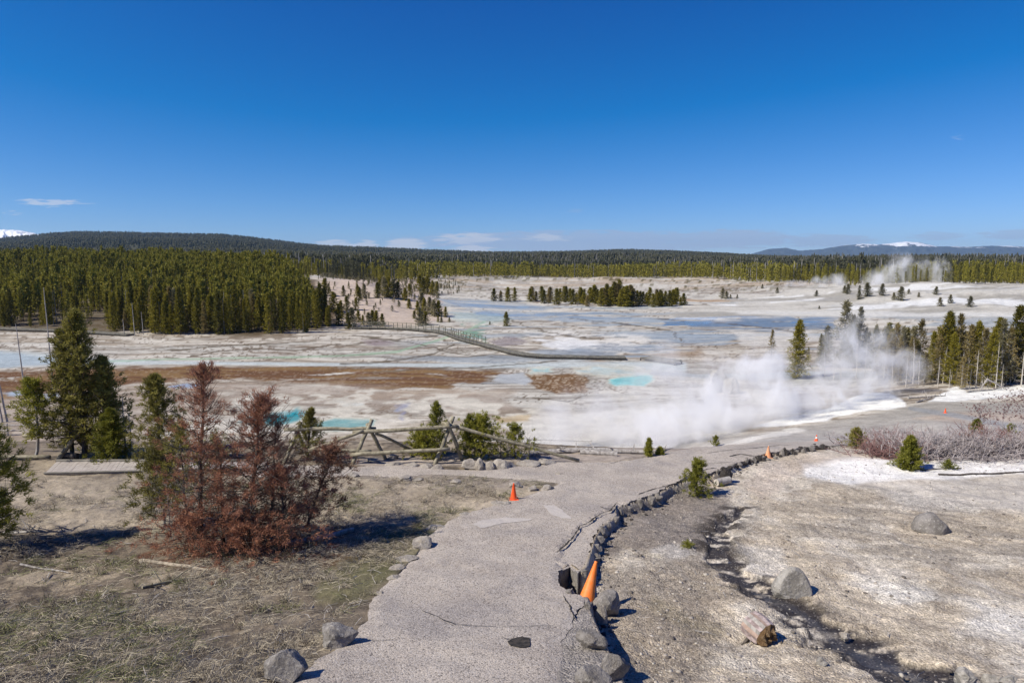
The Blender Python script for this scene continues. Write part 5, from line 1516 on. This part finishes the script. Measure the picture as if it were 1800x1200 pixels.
# broken stump end lying on the slope
q = at(1332, 1126)
t = empty('log', q); st_ = random.getstate(); random.seed(5)
W = MB(); n = 22; base_d = Vector((.34, -.62, -.16)).normalized(); A = Vector((-.06, .14, .19))
ring = []
for j in range(7):
    f = j / 6; c = A + base_d * (.27 * f); ring.append((c, .165 + .015 * math.sin(f * 3)))
a_ = base_d.orthogonal().normalized(); b_ = base_d.cross(a_)
for c, rr in ring:
    for k in range(n): W.V.append(tuple(c + (a_ * math.cos(k * 6.2832 / n) + b_ * math.sin(k * 6.2832 / n)) * rr * (1 + (.05 if k % 2 else -.03) + random.uniform(-.015, .015))))
for j in range(6):
    for k in range(n): W.F.append((j * n + k, j * n + (k + 1) % n, (j + 1) * n + (k + 1) % n, (j + 1) * n + k))
W.F.append(tuple(reversed(range(n)))); M['strip_pink'] = flat_noise('striped_pink_wood', (.28, .20, .16), (.40, .30, .25), 16, .9, .6); M['strip_wood'] = flat_noise('striped_old_wood', (.22, .17, .16), (.46, .38, .37), 16, .9, .6, (1, 1, 1))
bo_ = W.build('bark', M['strip_wood'], t); bo_.data.materials.append(M['strip_pink']); bo_.data.materials.append(M['bark_grey'])
for fi_, pl_ in enumerate(bo_.data.polygons): pl_.material_index = (0, 2, 0, 1, 2, 0, 2, 1, 0, 0, 2)[(fi_ % n) % 11]
W = MB(); cE, rE = ring[-1]
for lv, (rf, dz) in enumerate([(1.0, 0), (.85, .03), (.6, .075), (.35, .05), (.12, .085)]):
    for k in range(n): W.V.append(tuple(cE + base_d * (dz + random.uniform(-.03, .03) * (lv > 0)) + (a_ * math.cos(k * 6.2832 / n) + b_ * math.sin(k * 6.2832 / n)) * rE * .99 * rf * random.uniform(.92, 1.08)))
for j in range(4):
    for k in range(n): W.F.append((j * n + k, j * n + (k + 1) % n, (j + 1) * n + (k + 1) % n, (j + 1) * n + k))
W.F.append(tuple(4 * n + k for k in range(n)))
M['rot'] = rocky('rotten_orange_wood', (.20, .12, .055), (.33, .23, .13), (.12, .07, .035), 3); W.build('broken_end', M['rot'], t)
W = MB(); W.tube([(-.12, .0, .05), (-.2, -.06, .01), (-.26, -.12, .01)], [.03, .02, .012], 5); W.tube([(.24, -.14, .06), (.30, -.16, .02)], [.03, .018], 5); W.build('splinter', M['bark'], t)
random.setstate(st_)
tag(t, 'broken log with striped grey sides and rotten orange end on the bare slope', 'log')

# ------------------------------------------------------------------ nearby pines and shrubs
def near_pine(px, py, hpx, Rr, seed, mk, label, cat='pine', name='pine_tree', wood='bark', rz=0, **kw):
    q = at(px, py); H = hpx / F * q[1] * 1.03
    args = dict(H=H, Rc=Rr * H, seed=seed, nb=60, tb=7, k=14, ln=.075, wd=.011, spread=.95); args.update(kw)
    args['k'] = int(args['k'] * 1.5); args['nb'] = int(args['nb'] * 1.3); args['tb'] = int(args['tb'] * 1.15); args['wd'] *= 1.15; args['tstart'] = .12
    t = tree_obj(name, args, (q[0], q[1], q[2] - .03), (M[wood], M[mk]), rz); tag(t, label, cat); return t


# dead red pine (two stems) and its olive neighbour
near_pine(352, 962, 336, .32, 41, 'pine_red', 'rust red dying pine, the left stem of the pair beside the path', nb=74, tb=7, k=20, ln=.10, wd=.0075, bare=.05, lean=(.075, .0), sparse=.36, dead=.25, rise=(-.15, .75), wood='bark', r0=.045, lowwide=1.6, prof=.55)
near_pine(432, 968, 288, .46, 43, 'pine_red', 'rust red bushy dying pine, the right and wider stem of the pair', nb=92, tb=9, k=20, ln=.10, wd=.0075, bare=.02, lean=(.16, -.02), sparse=.36, dead=.2, rise=(-.05, .7), r0=.05, lowwide=1.7, prof=.5)
near_pine(500, 965, 150, .62, 44, 'pine_red', 'low spreading red brown bush right under the dying pine', cat='shrub', name='pine_shrub', nb=70, tb=8, k=13, ln=.08, wd=.010, bare=.0, sparse=.25, dead=.25, rise=(.1, .8), lowwide=1.7, prof=.45, r0=.03)
near_pine(535, 935, 150, .55, 49, 'pine_red', 'dark red branch mass reaching right towards the fence', cat='shrub', name='pine_shrub', nb=44, tb=8, k=14, ln=.085, wd=.010, bare=.25, sparse=.15, dead=.1, rise=(.0, .6), lowwide=1.2, prof=.35, r0=.03, lean=(.35, .1))
near_pine(290, 925, 135, .62, 45, 'pine_olive', 'olive green shrub with bare grey stems left of the dying pine', cat='shrub', name='pine_shrub', nb=70, tb=8, k=16, ln=.095, wd=.013, bare=.2, sparse=.1, dead=.15, rise=(.3, 1.0), wood='bark_grey', lowwide=1.5, prof=.5, r0=.02)
near_pine(385, 905, 150, .50, 46, 'pine_olive', 'patch of olive needles inside the red dying pines', cat='shrub', name='pine_shrub', nb=30, tb=6, k=12, ln=.085, wd=.011, bare=.1, sparse=.5, dead=.3, rise=(.2, .9), prof=.5, r0=.02)
near_pine(340, 972, 70, 1.5, 47, 'pine_red', 'skirt of fallen red branches round the foot of the left stem', cat='shrub', name='pine_shrub', nb=46, tb=8, k=12, ln=.08, wd=.01, bare=0, sparse=.2, dead=.3, rise=(0, .5), prof=.4, r0=.02, lowwide=1.7)
near_pine(430, 978, 60, 2.0, 48, 'pine_red', 'skirt of fallen red branches round the foot of the right stem', cat='shrub', name='pine_shrub', nb=56, tb=8, k=12, ln=.08, wd=.01, bare=0, sparse=.2, dead=.3, rise=(0, .5), prof=.4, r0=.02, lowwide=1.7)
near_pine(395, 965, 190, .62, 62, 'pine_red', 'broad rust brown middle of the dying pine clump', cat='shrub', name='pine_shrub', nb=40, tb=6, k=12, ln=.10, wd=.0075, bare=.05, sparse=.5, dead=.3, rise=(.05, .8), lowwide=1.4, prof=.45, r0=.03)
near_pine(470, 962, 235, .45, 63, 'pine_red', 'rust brown boughs rising between the wide red pine and the reaching branch', cat='shrub', name='pine_shrub', nb=36, tb=6, k=12, ln=.10, wd=.0075, bare=.12, sparse=.45, dead=.3, rise=(.1, .8), lowwide=1.3, prof=.5, r0=.03, lean=(.12, 0))
near_pine(330, 950, 215, .38, 64, 'pine_olive', 'olive green top behind the left red stem', cat='shrub', name='pine_shrub', nb=36, tb=6, k=14, ln=.095, wd=.010, bare=.3, sparse=.3, dead=.2, rise=(.2, .9), prof=.5, r0=.025)
for i, (px, py, hh, RR) in enumerate([(352, 955, 120, .9), (300, 945, 110, .7), (470, 968, 90, 1.3), (545, 950, 70, 1.3)]):
    q = at(px, py); H = hh / F * q[1]; W = dead_tree(H, RR * H, 350 + i, nb=46, r0=.014, twigs=6, droop=.5, bare=0, prof=.25)
    o = W.build('dead_shrub', M['bark_grey'] if i < 2 else M['bark']); o.location = tuple(q)
    tag(o, ['tangle of bare grey twigs under the left red stem', 'tangle of bare grey twigs under the olive shrub', 'bare dark twigs under the wider red pine', 'bare twigs trailing in the shade right of the red pine'][i], 'shrub')
# green pines behind the boardwalk
near_pine(150, 803, 262, .25, 51, 'pine_olive', 'big olive green pine behind the plank boardwalk', nb=120, tb=8, k=10, ln=.12, wd=.022, bare=.10, sparse=.28, r0=.08, rise=(-.15, .8), lowwide=1.2, prof=.62, bend=.01)
near_pine(128, 800, 225, .28, 52, 'pine_olive', 'second olive stem crowded against the left side of the big pine', nb=70, tb=7, k=10, ln=.12, wd=.026, bare=.12, sparse=.05, r0=.06, prof=.6)
near_pine(192, 800, 178, .30, 53, 'pine_olive', 'shorter olive pine against the right side of the big pine', nb=90, tb=8, k=10, ln=.12, wd=.026, bare=.08, sparse=.2, prof=.6)
near_pine(200, 810, 95, .42, 54, 'pine_bright', 'fresh green young pine in front of the big olive pine', nb=60, tb=8, k=12, ln=.10, wd=.018, bare=.02, lowwide=1.5)
near_pine(282, 812, 158, .36, 55, 'pine_olive', 'open olive pine just left behind the dying red one', nb=70, tb=8, k=12, ln=.10, wd=.018, bare=.12, sparse=.1, prof=.6)
near_pine(62, 806, 142, .36, 56, 'pine_bright', 'small crooked green pine with a bare grey stem at the left', nb=34, tb=7, k=14, ln=.11, wd=.020, bare=.28, wood='bark_grey', r0=.045, prof=.5, bend=.06, lean=(.02, 0))
near_pine(540, 806, 92, .40, 57, 'pine_olive', 'slim green pine rising behind the fence right of the red tree', nb=40, tb=6, k=12, ln=.10, wd=.018, bare=.1, sparse=.2, lean=(.12, 0))
for i, (px, py, hh) in enumerate([(222, 800, 110), (232, 802, 80)]):
    q = at(px, py); H = hh / F * q[1]; W = dead_tree(H, .22 * H, 370 + i, nb=60, r0=.03, twigs=4, bare=.05); o = W.build('dead_tree', M['bark_pale']); o.location = tuple(q)
    tag(o, ['bleached dead sapling right of the big olive pine', 'shorter bleached dead sapling beside a taller one'][i], 'dead tree')
# branch of a tree out of frame at the left edge: the tree itself stands just outside
q = at(-26, 962); H = 2.15
t = tree_obj('pine_tree', dict(H=H, Rc=.95, seed=61, nb=80, tb=11, k=26, ln=.095, wd=.014, bare=.10, sparse=.05, rise=(-.1, .6), r0=.05, prof=.4), (q[0], q[1], q[2]), (M['bark'], M['pine_bright'])); tag(t, 'fresh green pine bough reaching in at the left picture edge', 'pine')
# bushes by the fence
near_pine(768, 806, 104, .38, 71, 'pine_bright', 'slender green pine sapling rising behind the second fence trestle', nb=46, tb=6, k=12, ln=.09, wd=.018, bare=.04, sparse=.15, lowwide=1.3)
near_pine(745, 800, 44, 1.0, 72, 'pine_bright', 'low green bush left behind the second fence trestle', cat='shrub', name='pine_shrub', nb=44, tb=7, k=12, ln=.09, wd=.018, bare=0, prof=.5, lowwide=1.7)
near_pine(845, 806, 70, .85, 73, 'pine_bright', 'wide green bush right of the second fence trestle', cat='shrub', name='pine_shrub', nb=64, tb=7, k=12, ln=.09, wd=.018, bare=0, prof=.5, lowwide=1.7, sparse=.15, rise=(.3, 1))
near_pine(905, 806, 58, .8, 74, 'pine_bright', 'sparse green bush beyond the sloping end rail', cat='shrub', name='pine_shrub', nb=40, tb=6, k=10, ln=.09, wd=.018, bare=0, prof=.5, lowwide=1.5, sparse=.35, rise=(.4, 1.1))
near_pine(825, 806, 80, .4, 76, 'pine_bright', 'upright green tip in the bushes right of the trestle', cat='shrub', name='pine_shrub', nb=30, tb=6, k=12, ln=.09, wd=.018, bare=.1, sparse=.2)
for i, (px, py) in enumerate([(880, 808), (930, 806)]):
    q = at(px, py); W = dead_tree(.55, .9, 380 + i, nb=46, r0=.012, twigs=5, droop=.2, bare=0, prof=.2); o = W.build('dead_shrub', M['bark']); o.location = tuple(q)
    tag(o, ['bare dark brush under the green bush by the fence', 'bare dark brush under the sloping end rail'][i], 'shrub')
near_pine(1224, 872, 66, .72, 81, 'pine_bright', 'little bright green pine at the right edge of the path', nb=40, tb=5, k=16, ln=.075, wd=.013, bare=.0, lowwide=1.6, prof=.7, rise=(.3, 1.0), side_off=.12)
near_pine(1140, 801, 32, .35, 82, 'pine_bright', 'small green sapling at the terrace edge, left of two clumps', cat='sapling', name='pine_sapling', nb=26, tb=6, k=10, ln=.08, wd=.018, bare=.05)
near_pine(1160, 803, 18, .6, 83, 'pine_bright', 'smaller green tuft right of the sapling at the terrace edge', cat='sapling', name='pine_sapling', nb=20, tb=6, k=10, ln=.08, wd=.018, bare=.05)
near_pine(1258, 784, 20, .6, 84, 'pine_bright', 'green tuft on the far side of the path near the steam', cat='sapling', name='pine_sapling', nb=20, tb=6, k=10, ln=.08, wd=.018, bare=.05)
near_pine(1597, 824, 60, .42, 85, 'pine_bright', 'green young pine in front of the dead brush at the right', nb=64, tb=8, k=12, ln=.085, wd=.018, bare=.0, lowwide=1.5, sparse=.15, prof=.6)
near_pine(1666, 823, 14, 1.4, 86, 'pine_bright', 'low green sprig on the white ground right of the young pine', cat='sapling', name='pine_sapling', nb=18, tb=5, k=9, ln=.07, wd=.014, bare=0, sparse=.3)
near_pine(1505, 788, 36, .8, 87, 'pine_olive', 'dark green sprawling shrub at the left end of the brush', cat='shrub', name='pine_shrub', nb=40, tb=6, k=11, ln=.09, wd=.018, bare=0, sparse=.25, rise=(.4, 1))
near_pine(1715, 772, 36, .5, 88, 'pine_bright', 'round green tuft poking above the dead brush', cat='shrub', name='pine_shrub', nb=30, tb=6, k=12, ln=.10, wd=.020, bare=.1)
near_pine(1775, 768, 24, .8, 89, 'pine_bright', 'green tuft at the right end of the dead brush', cat='shrub', name='pine_shrub', nb=24, tb=6, k=11, ln=.09, wd=.018, bare=0, sparse=.3)
near_pine(1208, 962, 12, 1.6, 90, 'pine_bright', 'tiny sprig of green on the dark gravel', cat='sapling', name='pine_sapling', nb=14, tb=4, k=8, ln=.05, wd=.010, bare=0, sparse=.4)
# the long heap of dead brush on the right: several bare shrubs
M['brush'] = flat_noise('bare_brush_twigs', (.20, .17, .17), (.42, .38, .38), 6, bstr=.2); M['brush_red'] = flat_noise('reddish_brush_twigs', (.14, .07, .065), (.24, .14, .13), 6, bstr=.2)
bl = [(1540, 785, 34, 1.2, 0), (1560, 800, 40, 1.1, 1), (1590, 792, 48, 1.1, 0), (1625, 802, 52, 1.1, 0), (1655, 802, 58, 1.0, 0), (1690, 802, 62, 1.0, 0), (1722, 802, 56, 1.1, 0), (1750, 796, 62, 1.0, 1), (1785, 800, 60, 1.1, 0), (1820, 800, 66, 1.0, 0), (1574, 784, 40, 1.0, 1), (1735, 790, 50, 1.0, 1)]
wordz = ['at the left tip', 'reddish, behind the young pine and low', 'just left of the young pine', 'just right of the young pine', 'in the middle of the heap', 'silvery, under the round green tuft', 'right of the middle, pale', 'reddish and right of the round green tuft', 'towards the right picture edge', 'at the right picture edge', 'reddish, highest by the young pine', 'reddish and low under the green tuft']
def brush(Lx, Hh, seed, n=200):
    r = np.random.default_rng(seed); W = MB()
    for k in range(n):
        a = r.uniform(0, 6.28); b0_ = np.array([r.normal() * Lx * .3, r.normal() * Lx * .18, 0.02]); ln_ = r.uniform(.35, 1.0) * Lx * .6; e = r.uniform(.05, 1.0) ** 1.3
        d = np.array([math.cos(a) * math.cos(e), math.sin(a) * math.cos(e) * .7, math.sin(e)]); p = [b0_]; hl = Hh * r.uniform(.4, 1.1)
        for j in range(1, 5):
            q_ = b0_ + d * ln_ * j / 4 + r.normal(size=3) * .035; q_[2] = max(.02, hl * math.sin(min(1.9, j / 4 * (1.2 + e))) * math.sin(e + .25) * 1.1); p.append(q_)
        t_ = r.uniform(.007, .015); W.tube(p, [t_, t_ * .85, t_ * .7, t_ * .5, t_ * .3], 3, False)
        for j in range(4):
            c = p[r.integers(1, 5)]; v = (d + rnd_unit(r, 1)[0]) * .16; W.tube([c, c + v], [t_ * .5, t_ * .25], 3, False)
    return W


for i, (px, py, hh, RR, red) in enumerate(bl):
    q = at(px, py); H = hh / F * q[1]; W = brush(1.7, H * .75, 400 + i)
    o = W.build('dead_shrub', M['brush_red'] if red else M['brush']); o.location = tuple(q); tag(o, 'bare tangled shrub of the long brush heap, ' + wordz[i], 'shrub')
# arching shrub with dark cone-like tips
for i, (px, py, hh, RR) in enumerate([(1760, 775, 74, .75), (1800, 780, 80, .7), (1720, 770, 50, .9)]):
    q = at(px, py); H = hh / F * q[1]; t = empty('dead_shrub', q); W = dead_tree(H, RR * H, 430 + i, nb=56, r0=.012, twigs=5, droop=.5, bare=.1, prof=.2, sides=4); W.build('stems', M['brush'], t)
    r = np.random.default_rng(440 + i); vv_ = np.array(W.V); pk = vv_[r.integers(0, len(vv_), 260)]; pk = pk[pk[:, 2] > .55 * H]
    V, Fc = needles(pk, rnd_unit(r, len(pk)), 6, .045, .03, r, 1.2); link('seed_heads', mesh_np('seed_heads', V, Fc), t, M['brush_red'])
    tag(t, ['arching bare shrub with dark seed heads above the brush heap', 'dark tipped bare shrub at the right picture edge', 'lower bare shrub with dark tips left of the arching one'][i], 'shrub')

# ------------------------------------------------------------------ dry grass
rgr = np.random.default_rng(808)
n = 150000
gy_ = 4.6 + 14.5 * rgr.uniform(0, 1, n) ** 1.35; gx_ = rgr.uniform(-.98, .12, n) * gy_
ins = inside(gx_, gy_, PATH_XY); dS, sS, _ = seg_dist(gx_, gy_, DROP_W); dP, _, _ = seg_dist(gx_, gy_, np.array(PATH_XY), True)
ok = (~ins) & (sS < 0) & (dP > .05 + .2 * rgr.uniform(0, 1, n)); gx_, gy_ = gx_[ok], gy_[ok]
dens = fbm(gx_ * .9, gy_ * .9, 4, 811); dens2 = fbm(gx_ * 3.5, gy_ * 3.5, 3, 813)
a_, b_ = pix(gx_, gy_, path_z(gx_, gy_))
ok = (rgr.uniform(0, 1, len(gx_)) < sm(dens * .6 + dens2 * .4, .40, .58) * .95 + .05) & (b_ > 838) & ((a_ < 960) | (b_ > 1300)); gx_, gy_ = gx_[ok], gy_[ok]
gz_ = ground_z(gx_, gy_); m = len(gx_); print('grass', m)
nt2 = 900; ci = rgr.integers(0, m, nt2); ci = np.repeat(ci, 26); tx_ = gx_[ci] + rgr.normal(0, .03, len(ci)); ty_ = gy_[ci] + rgr.normal(0, .03, len(ci)); m0 = m
gx_ = np.concatenate([gx_, tx_]); gy_ = np.concatenate([gy_, ty_]); gz_ = ground_z(gx_, gy_); m = len(gx_)
flow = (fbm(gx_ * .6, gy_ * .6, 3, 815) - .5) * 9
ang = flow * .6 + rgr.normal(0, 1.7, m); L = rgr.uniform(.05, .20, m) * (1 + .3 * (gy_ > 10)); lay_ = rgr.uniform(.03, .45, m) ** 1.3
ang[m0:] = rgr.uniform(0, 6.28, m - m0); lay_[m0:] = rgr.uniform(.35, 1.0, m - m0); L[m0:] = rgr.uniform(.06, .15, m - m0)
wd_ = rgr.uniform(.0022, .0048, m) * (1 + gy_ * .05)
d = np.stack([np.cos(ang), np.sin(ang)], 1); nn = np.stack([-d[:, 1], d[:, 0]], 1)
P0_ = np.stack([gx_, gy_, gz_], 1); bend = rgr.normal(0, .7, m)[:, None] * nn
V = np.zeros((m, 6, 3))
for j, f in enumerate((0, .5, 1.0)):
    c = P0_.copy(); c[:, :2] += d * (L * f)[:, None] + bend * (L * f * f)[:, None]; c[:, 2] += L * lay_ * math.sin(f * 2.4) + .006
    w_ = (wd_ * (1 - f * .75))[:, None]
    V[:, 2 * j, :] = c; V[:, 2 * j, :2] -= nn * w_ * .5; V[:, 2 * j + 1, :] = c; V[:, 2 * j + 1, :2] += nn * w_ * .5; V[:, 2 * j + 1, 2] += .002
b6 = (np.arange(m) * 6)[:, None]; Fq = np.concatenate([b6 + np.array([[0, 1, 3, 2]]), b6 + np.array([[2, 3, 5, 4]])], 1).reshape(-1, 4)
gm = mesh_np('dry_grass', V.reshape(-1, 3), Fq, 4)
tonev = rgr.uniform(0, 1, m)[:, None]; tonev = tonev ** 1.4; gc = np.array([[.15, .12, .09]]) * (1 - tonev) + np.array([[.60, .53, .40]]) * tonev
grn = (fbm(gx_ * 1.1, gy_ * 1.1, 3, 817) > .60) & (rgr.uniform(0, 1, m) < .45); gc[grn] = np.array([.13, .14, .045]) * rgr.uniform(.7, 1.5, (grn.sum(), 1))
dk = rgr.uniform(0, 1, m) < .25; gc[dk] *= .45
gcol = np.repeat(np.concatenate([gc, np.ones((m, 1))], 1), 6, 0)
ga = gm.color_attributes.new('Col', 'FLOAT_COLOR', 'POINT'); ga.data.foreach_set('color', gcol.astype(np.float32).ravel())


def grass_m(t):
    return princ(t, t.n('ShaderNodeAttribute', attribute_name='Col').outputs['Color'], .7, spec=.3)


M['straw'] = mat('dry_straw', grass_m)
tag(link('dry_grass', gm, mat=M['straw']), 'matted dry straw and grass left of the path', 'grass', kind='stuff')

# fallen twigs and cone scraps in the grass and on the bare slope
rl = np.random.default_rng(911); n = 1500
ly_ = 4.8 + 13 * rl.uniform(0, 1, n) ** 1.3; lx_ = rl.uniform(-.9, .9, n) * ly_; k_ = (~inside(lx_, ly_, PATH_XY)) & ((lx_ < 0) | (rl.uniform(0, 1, n) < .25)); lx_, ly_ = lx_[k_], ly_[k_]; lz_ = ground_z(lx_, ly_)
W = MB()
for a_, b_, c_ in zip(lx_, ly_, lz_):
    an = rl.uniform(0, 6.28); L_ = rl.uniform(.05, .28); r_ = rl.uniform(.003, .008); p0 = Vector((a_, b_, c_ + .012)); d_v = Vector((math.cos(an) * L_, math.sin(an) * L_, rl.uniform(0, .03)))
    W.tube([p0, p0 + d_v * .5 + Vector((rl.normal() * .02, rl.normal() * .02, .008)), p0 + d_v], [r_, r_ * .8, r_ * .4], 3, False)
tag(W.build('twigs', M['bark_grey']), 'fallen twigs littering the grass and slope', 'twigs', kind='stuff')
# ------------------------------------------------------------------ far mountains
def mountains(name, label, pxs, D, seed, snow, base=-60):
    us_ = np.linspace(pxs[0][0], pxs[-1][0], 260); yy_ = np.interp(us_, [a for a, _ in pxs], [b for _, b in pxs]); rows = 26
    V = np.zeros((len(us_), rows, 3))
    for j in range(rows):
        f = j / (rows - 1); dist = D * (1 - .16 * (1 - f)) if f < 1 else D
        xx = (us_ - 900) / F * dist * 1.0; zt = (454.7 - yy_) / F * D
        zz = base + (zt - base) * f ** .8 + (fbm(us_ / 9 + j * .35, j * .45 + us_ * 0, 4, seed) - .5) * zt.clip(30) * .55 * (1 - f) * f * 4
        zz += (fbm(us_ / 5, f * 6 + us_ * 0, 3, seed + 3) - .5) * 14 * f
        V[:, j, 0] = xx; V[:, j, 1] = dist; V[:, j, 2] = zz
    nu = len(us_); back = V[:, -1].copy(); back[:, 1] += D * .2; back[:, 2] = base
    V = np.concatenate([V, back[:, None]], 1); idx = np.arange(nu * (rows + 1)).reshape(nu, rows + 1)
    Q = np.stack([idx[:-1, :-1], idx[1:, :-1], idx[1:, 1:], idx[:-1, 1:]], -1).reshape(-1, 4)
    def b(t):
        p = t.n('ShaderNodeTexCoord').outputs['Object']; z_ = t.n('ShaderNodeSeparateXYZ', {0: p}).outputs[2]
        n1 = t.noise(t.vm('MULTIPLY', p, (1, .4, 3.0)), .0045, 8, .75); n2 = t.noise(p, .02, 4, .6)
        h = t.m('ADD', t.ramp(z_, snow[0], snow[1], -.30, .10), n1)
        c = t.mix(t.ramp(n2, .4, .6), (.03, .045, .06, 1), (.055, .075, .09, 1)); c = t.mix(t.ramp(h, .50, .56), c, (.80, .82, .86, 1))
        return princ(t, c, .9, n2, .6, 20)
    tag(link(name, mesh_np(name, V.reshape(-1, 3), Q, 4), mat=mat(name, b), smooth=False), label, kind='structure')


mountains('mountains', 'blue far range with snow patches at the right', [(1240, 452), (1330, 446), (1345, 438), (1375, 436), (1400, 441), (1440, 438), (1480, 431), (1510, 429), (1540, 430), (1585, 425), (1612, 427), (1635, 433), (1700, 434), (1735, 432), (1790, 434), (1850, 436), (2000, 440)], 10500, 901, (70, 260))
mountains('mountains', 'snow covered summit behind the left hill', [(-300, 420), (-150, 408), (-40, 403), (10, 404), (45, 406), (70, 411), (100, 418), (140, 440)], 6200, 907, (90, 150))


# ------------------------------------------------------------------ steam
def steam(name, label, blobs, dens, nscale, thr=.50, gain=2.2, stretch=(1, 1, .8), col=(.995, .995, 1.0), aniso=0.0, step=.5, detail=4):
    pts_ = []
    for (c, r, wt) in blobs:
        pts_ += [np.array(c) - np.array(r), np.array(c) + np.array(r)]
    lo = np.min(pts_, 0); hi = np.max(pts_, 0)
    W = MB(); W.box((lo + hi) / 2, *(hi - lo))

    def b(t):
        p = t.n('ShaderNodeTexCoord').outputs['Object']; mk = None
        for c, r, wt in blobs:
            q = t.vm('DIVIDE', t.vm('SUBTRACT', p, tuple(float(v) for v in c)), tuple(float(v) for v in r))
            l = t.m('MULTIPLY', t.m('SUBTRACT', 1.0, t.vm('LENGTH', q), clamp=True), wt)
            mk = l if mk is None else t.m('MAXIMUM', mk, l)
        n1 = t.noise(t.vm('MULTIPLY', p, stretch), nscale, detail, .62, .9)
        v = t.m('ADD', t.m('MULTIPLY', mk, 1.3), t.m('MULTIPLY', t.m('SUBTRACT', n1, thr), gain))
        v = t.m('MULTIPLY', t.m('MAXIMUM', v, 0.0), t.ramp(mk, 0.0, .25))
        v = t.m('MULTIPLY', v, v)
        return (None, t.n('ShaderNodeVolumePrincipled', {'Color': c4(col), 'Density': t.m('MULTIPLY', v, dens), 'Anisotropy': aniso}).outputs[0])
    m_ = mat(name, b); m_.cycles.volume_step_rate = step
    o = W.build(name, m_); tag(o, label, 'steam', kind='stuff'); return o


def sb(px, py, y_, rx, ry_, rz_, wt=1.0): return (pt(px, py, y_), (rx, ry_, rz_), wt)


steam('steam', 'thick white cloud of steam billowing from the snowy vents', [
    sb(1200, 750, 46, 5.0, 3, 2.2, .9), sb(1290, 730, 49, 4.6, 3, 2.4, 1.05), sb(1360, 700, 51, 4.4, 3, 2.8, .95), sb(1345, 650, 53, 3.4, 2.6, 3.0, .66), sb(1440, 705, 53, 4.4, 2.6, 1.9, .8),
    sb(1460, 650, 55, 3.4, 2.6, 3.0, .55), sb(1530, 680, 56, 3.8, 2.6, 2.3, .62), sb(1240, 700, 51, 5.0, 3, 2.8, .6), sb(1140, 760, 44, 5, 2.6, 1.6, .7), sb(1510, 610, 58, 5, 3, 4.0, .55), sb(1580, 650, 60, 4, 3, 3.0, .45), sb(1300, 660, 56, 5, 3, 3, .5)], .72, .50, thr=.49, gain=4.0, detail=5)
steam('steam', 'thin veil of steam drifting over the pools left of the thick cloud', [
    sb(975, 755, 46, 2.4, 2.5, 2.6, 1.0), sb(1060, 720, 48, 5.0, 4, 3.4, .7), sb(1150, 700, 50, 5.0, 4, 3.8, .75), sb(1180, 640, 56, 5.5, 4, 3.2, .55), sb(1100, 770, 40, 5.0, 3, 1.3, .7)], .30, .36, thr=.50, gain=4.0, detail=5)
q_ = 255
steam('steam', 'distant wisps of steam rising before the forest behind the white hill', [
    sb(1445, 497, q_ + 20, 6, 6, 4.5, .9), sb(1472, 495, q_ + 20, 5, 6, 5.5, .9), sb(1540, 490, q_, 7, 6, 8, .95), sb(1580, 478, q_, 10, 6, 10, .9), sb(1620, 480, q_, 8, 6, 9, .7), sb(1652, 482, q_ - 12, 5, 5, 8, 1.0), sb(1400, 500, q_ + 30, 12, 6, 3, .6)], .35, .20, step=.8, gain=3.2, thr=.545)

# ------------------------------------------------------------------ haze: the air between here and the hills
W = MB(); W.box((0, 5900, 120), 26000, 12600, 380)
m_ = mat('haze', lambda t: (None, t.n('ShaderNodeVolumePrincipled', {'Color': (.50, .72, 1.0, 1), 'Density': 5.0e-5, 'Anisotropy': .2}).outputs[0]))
tag(W.build('haze', m_), 'faint blue haze between here and the far hills', 'haze', kind='stuff')
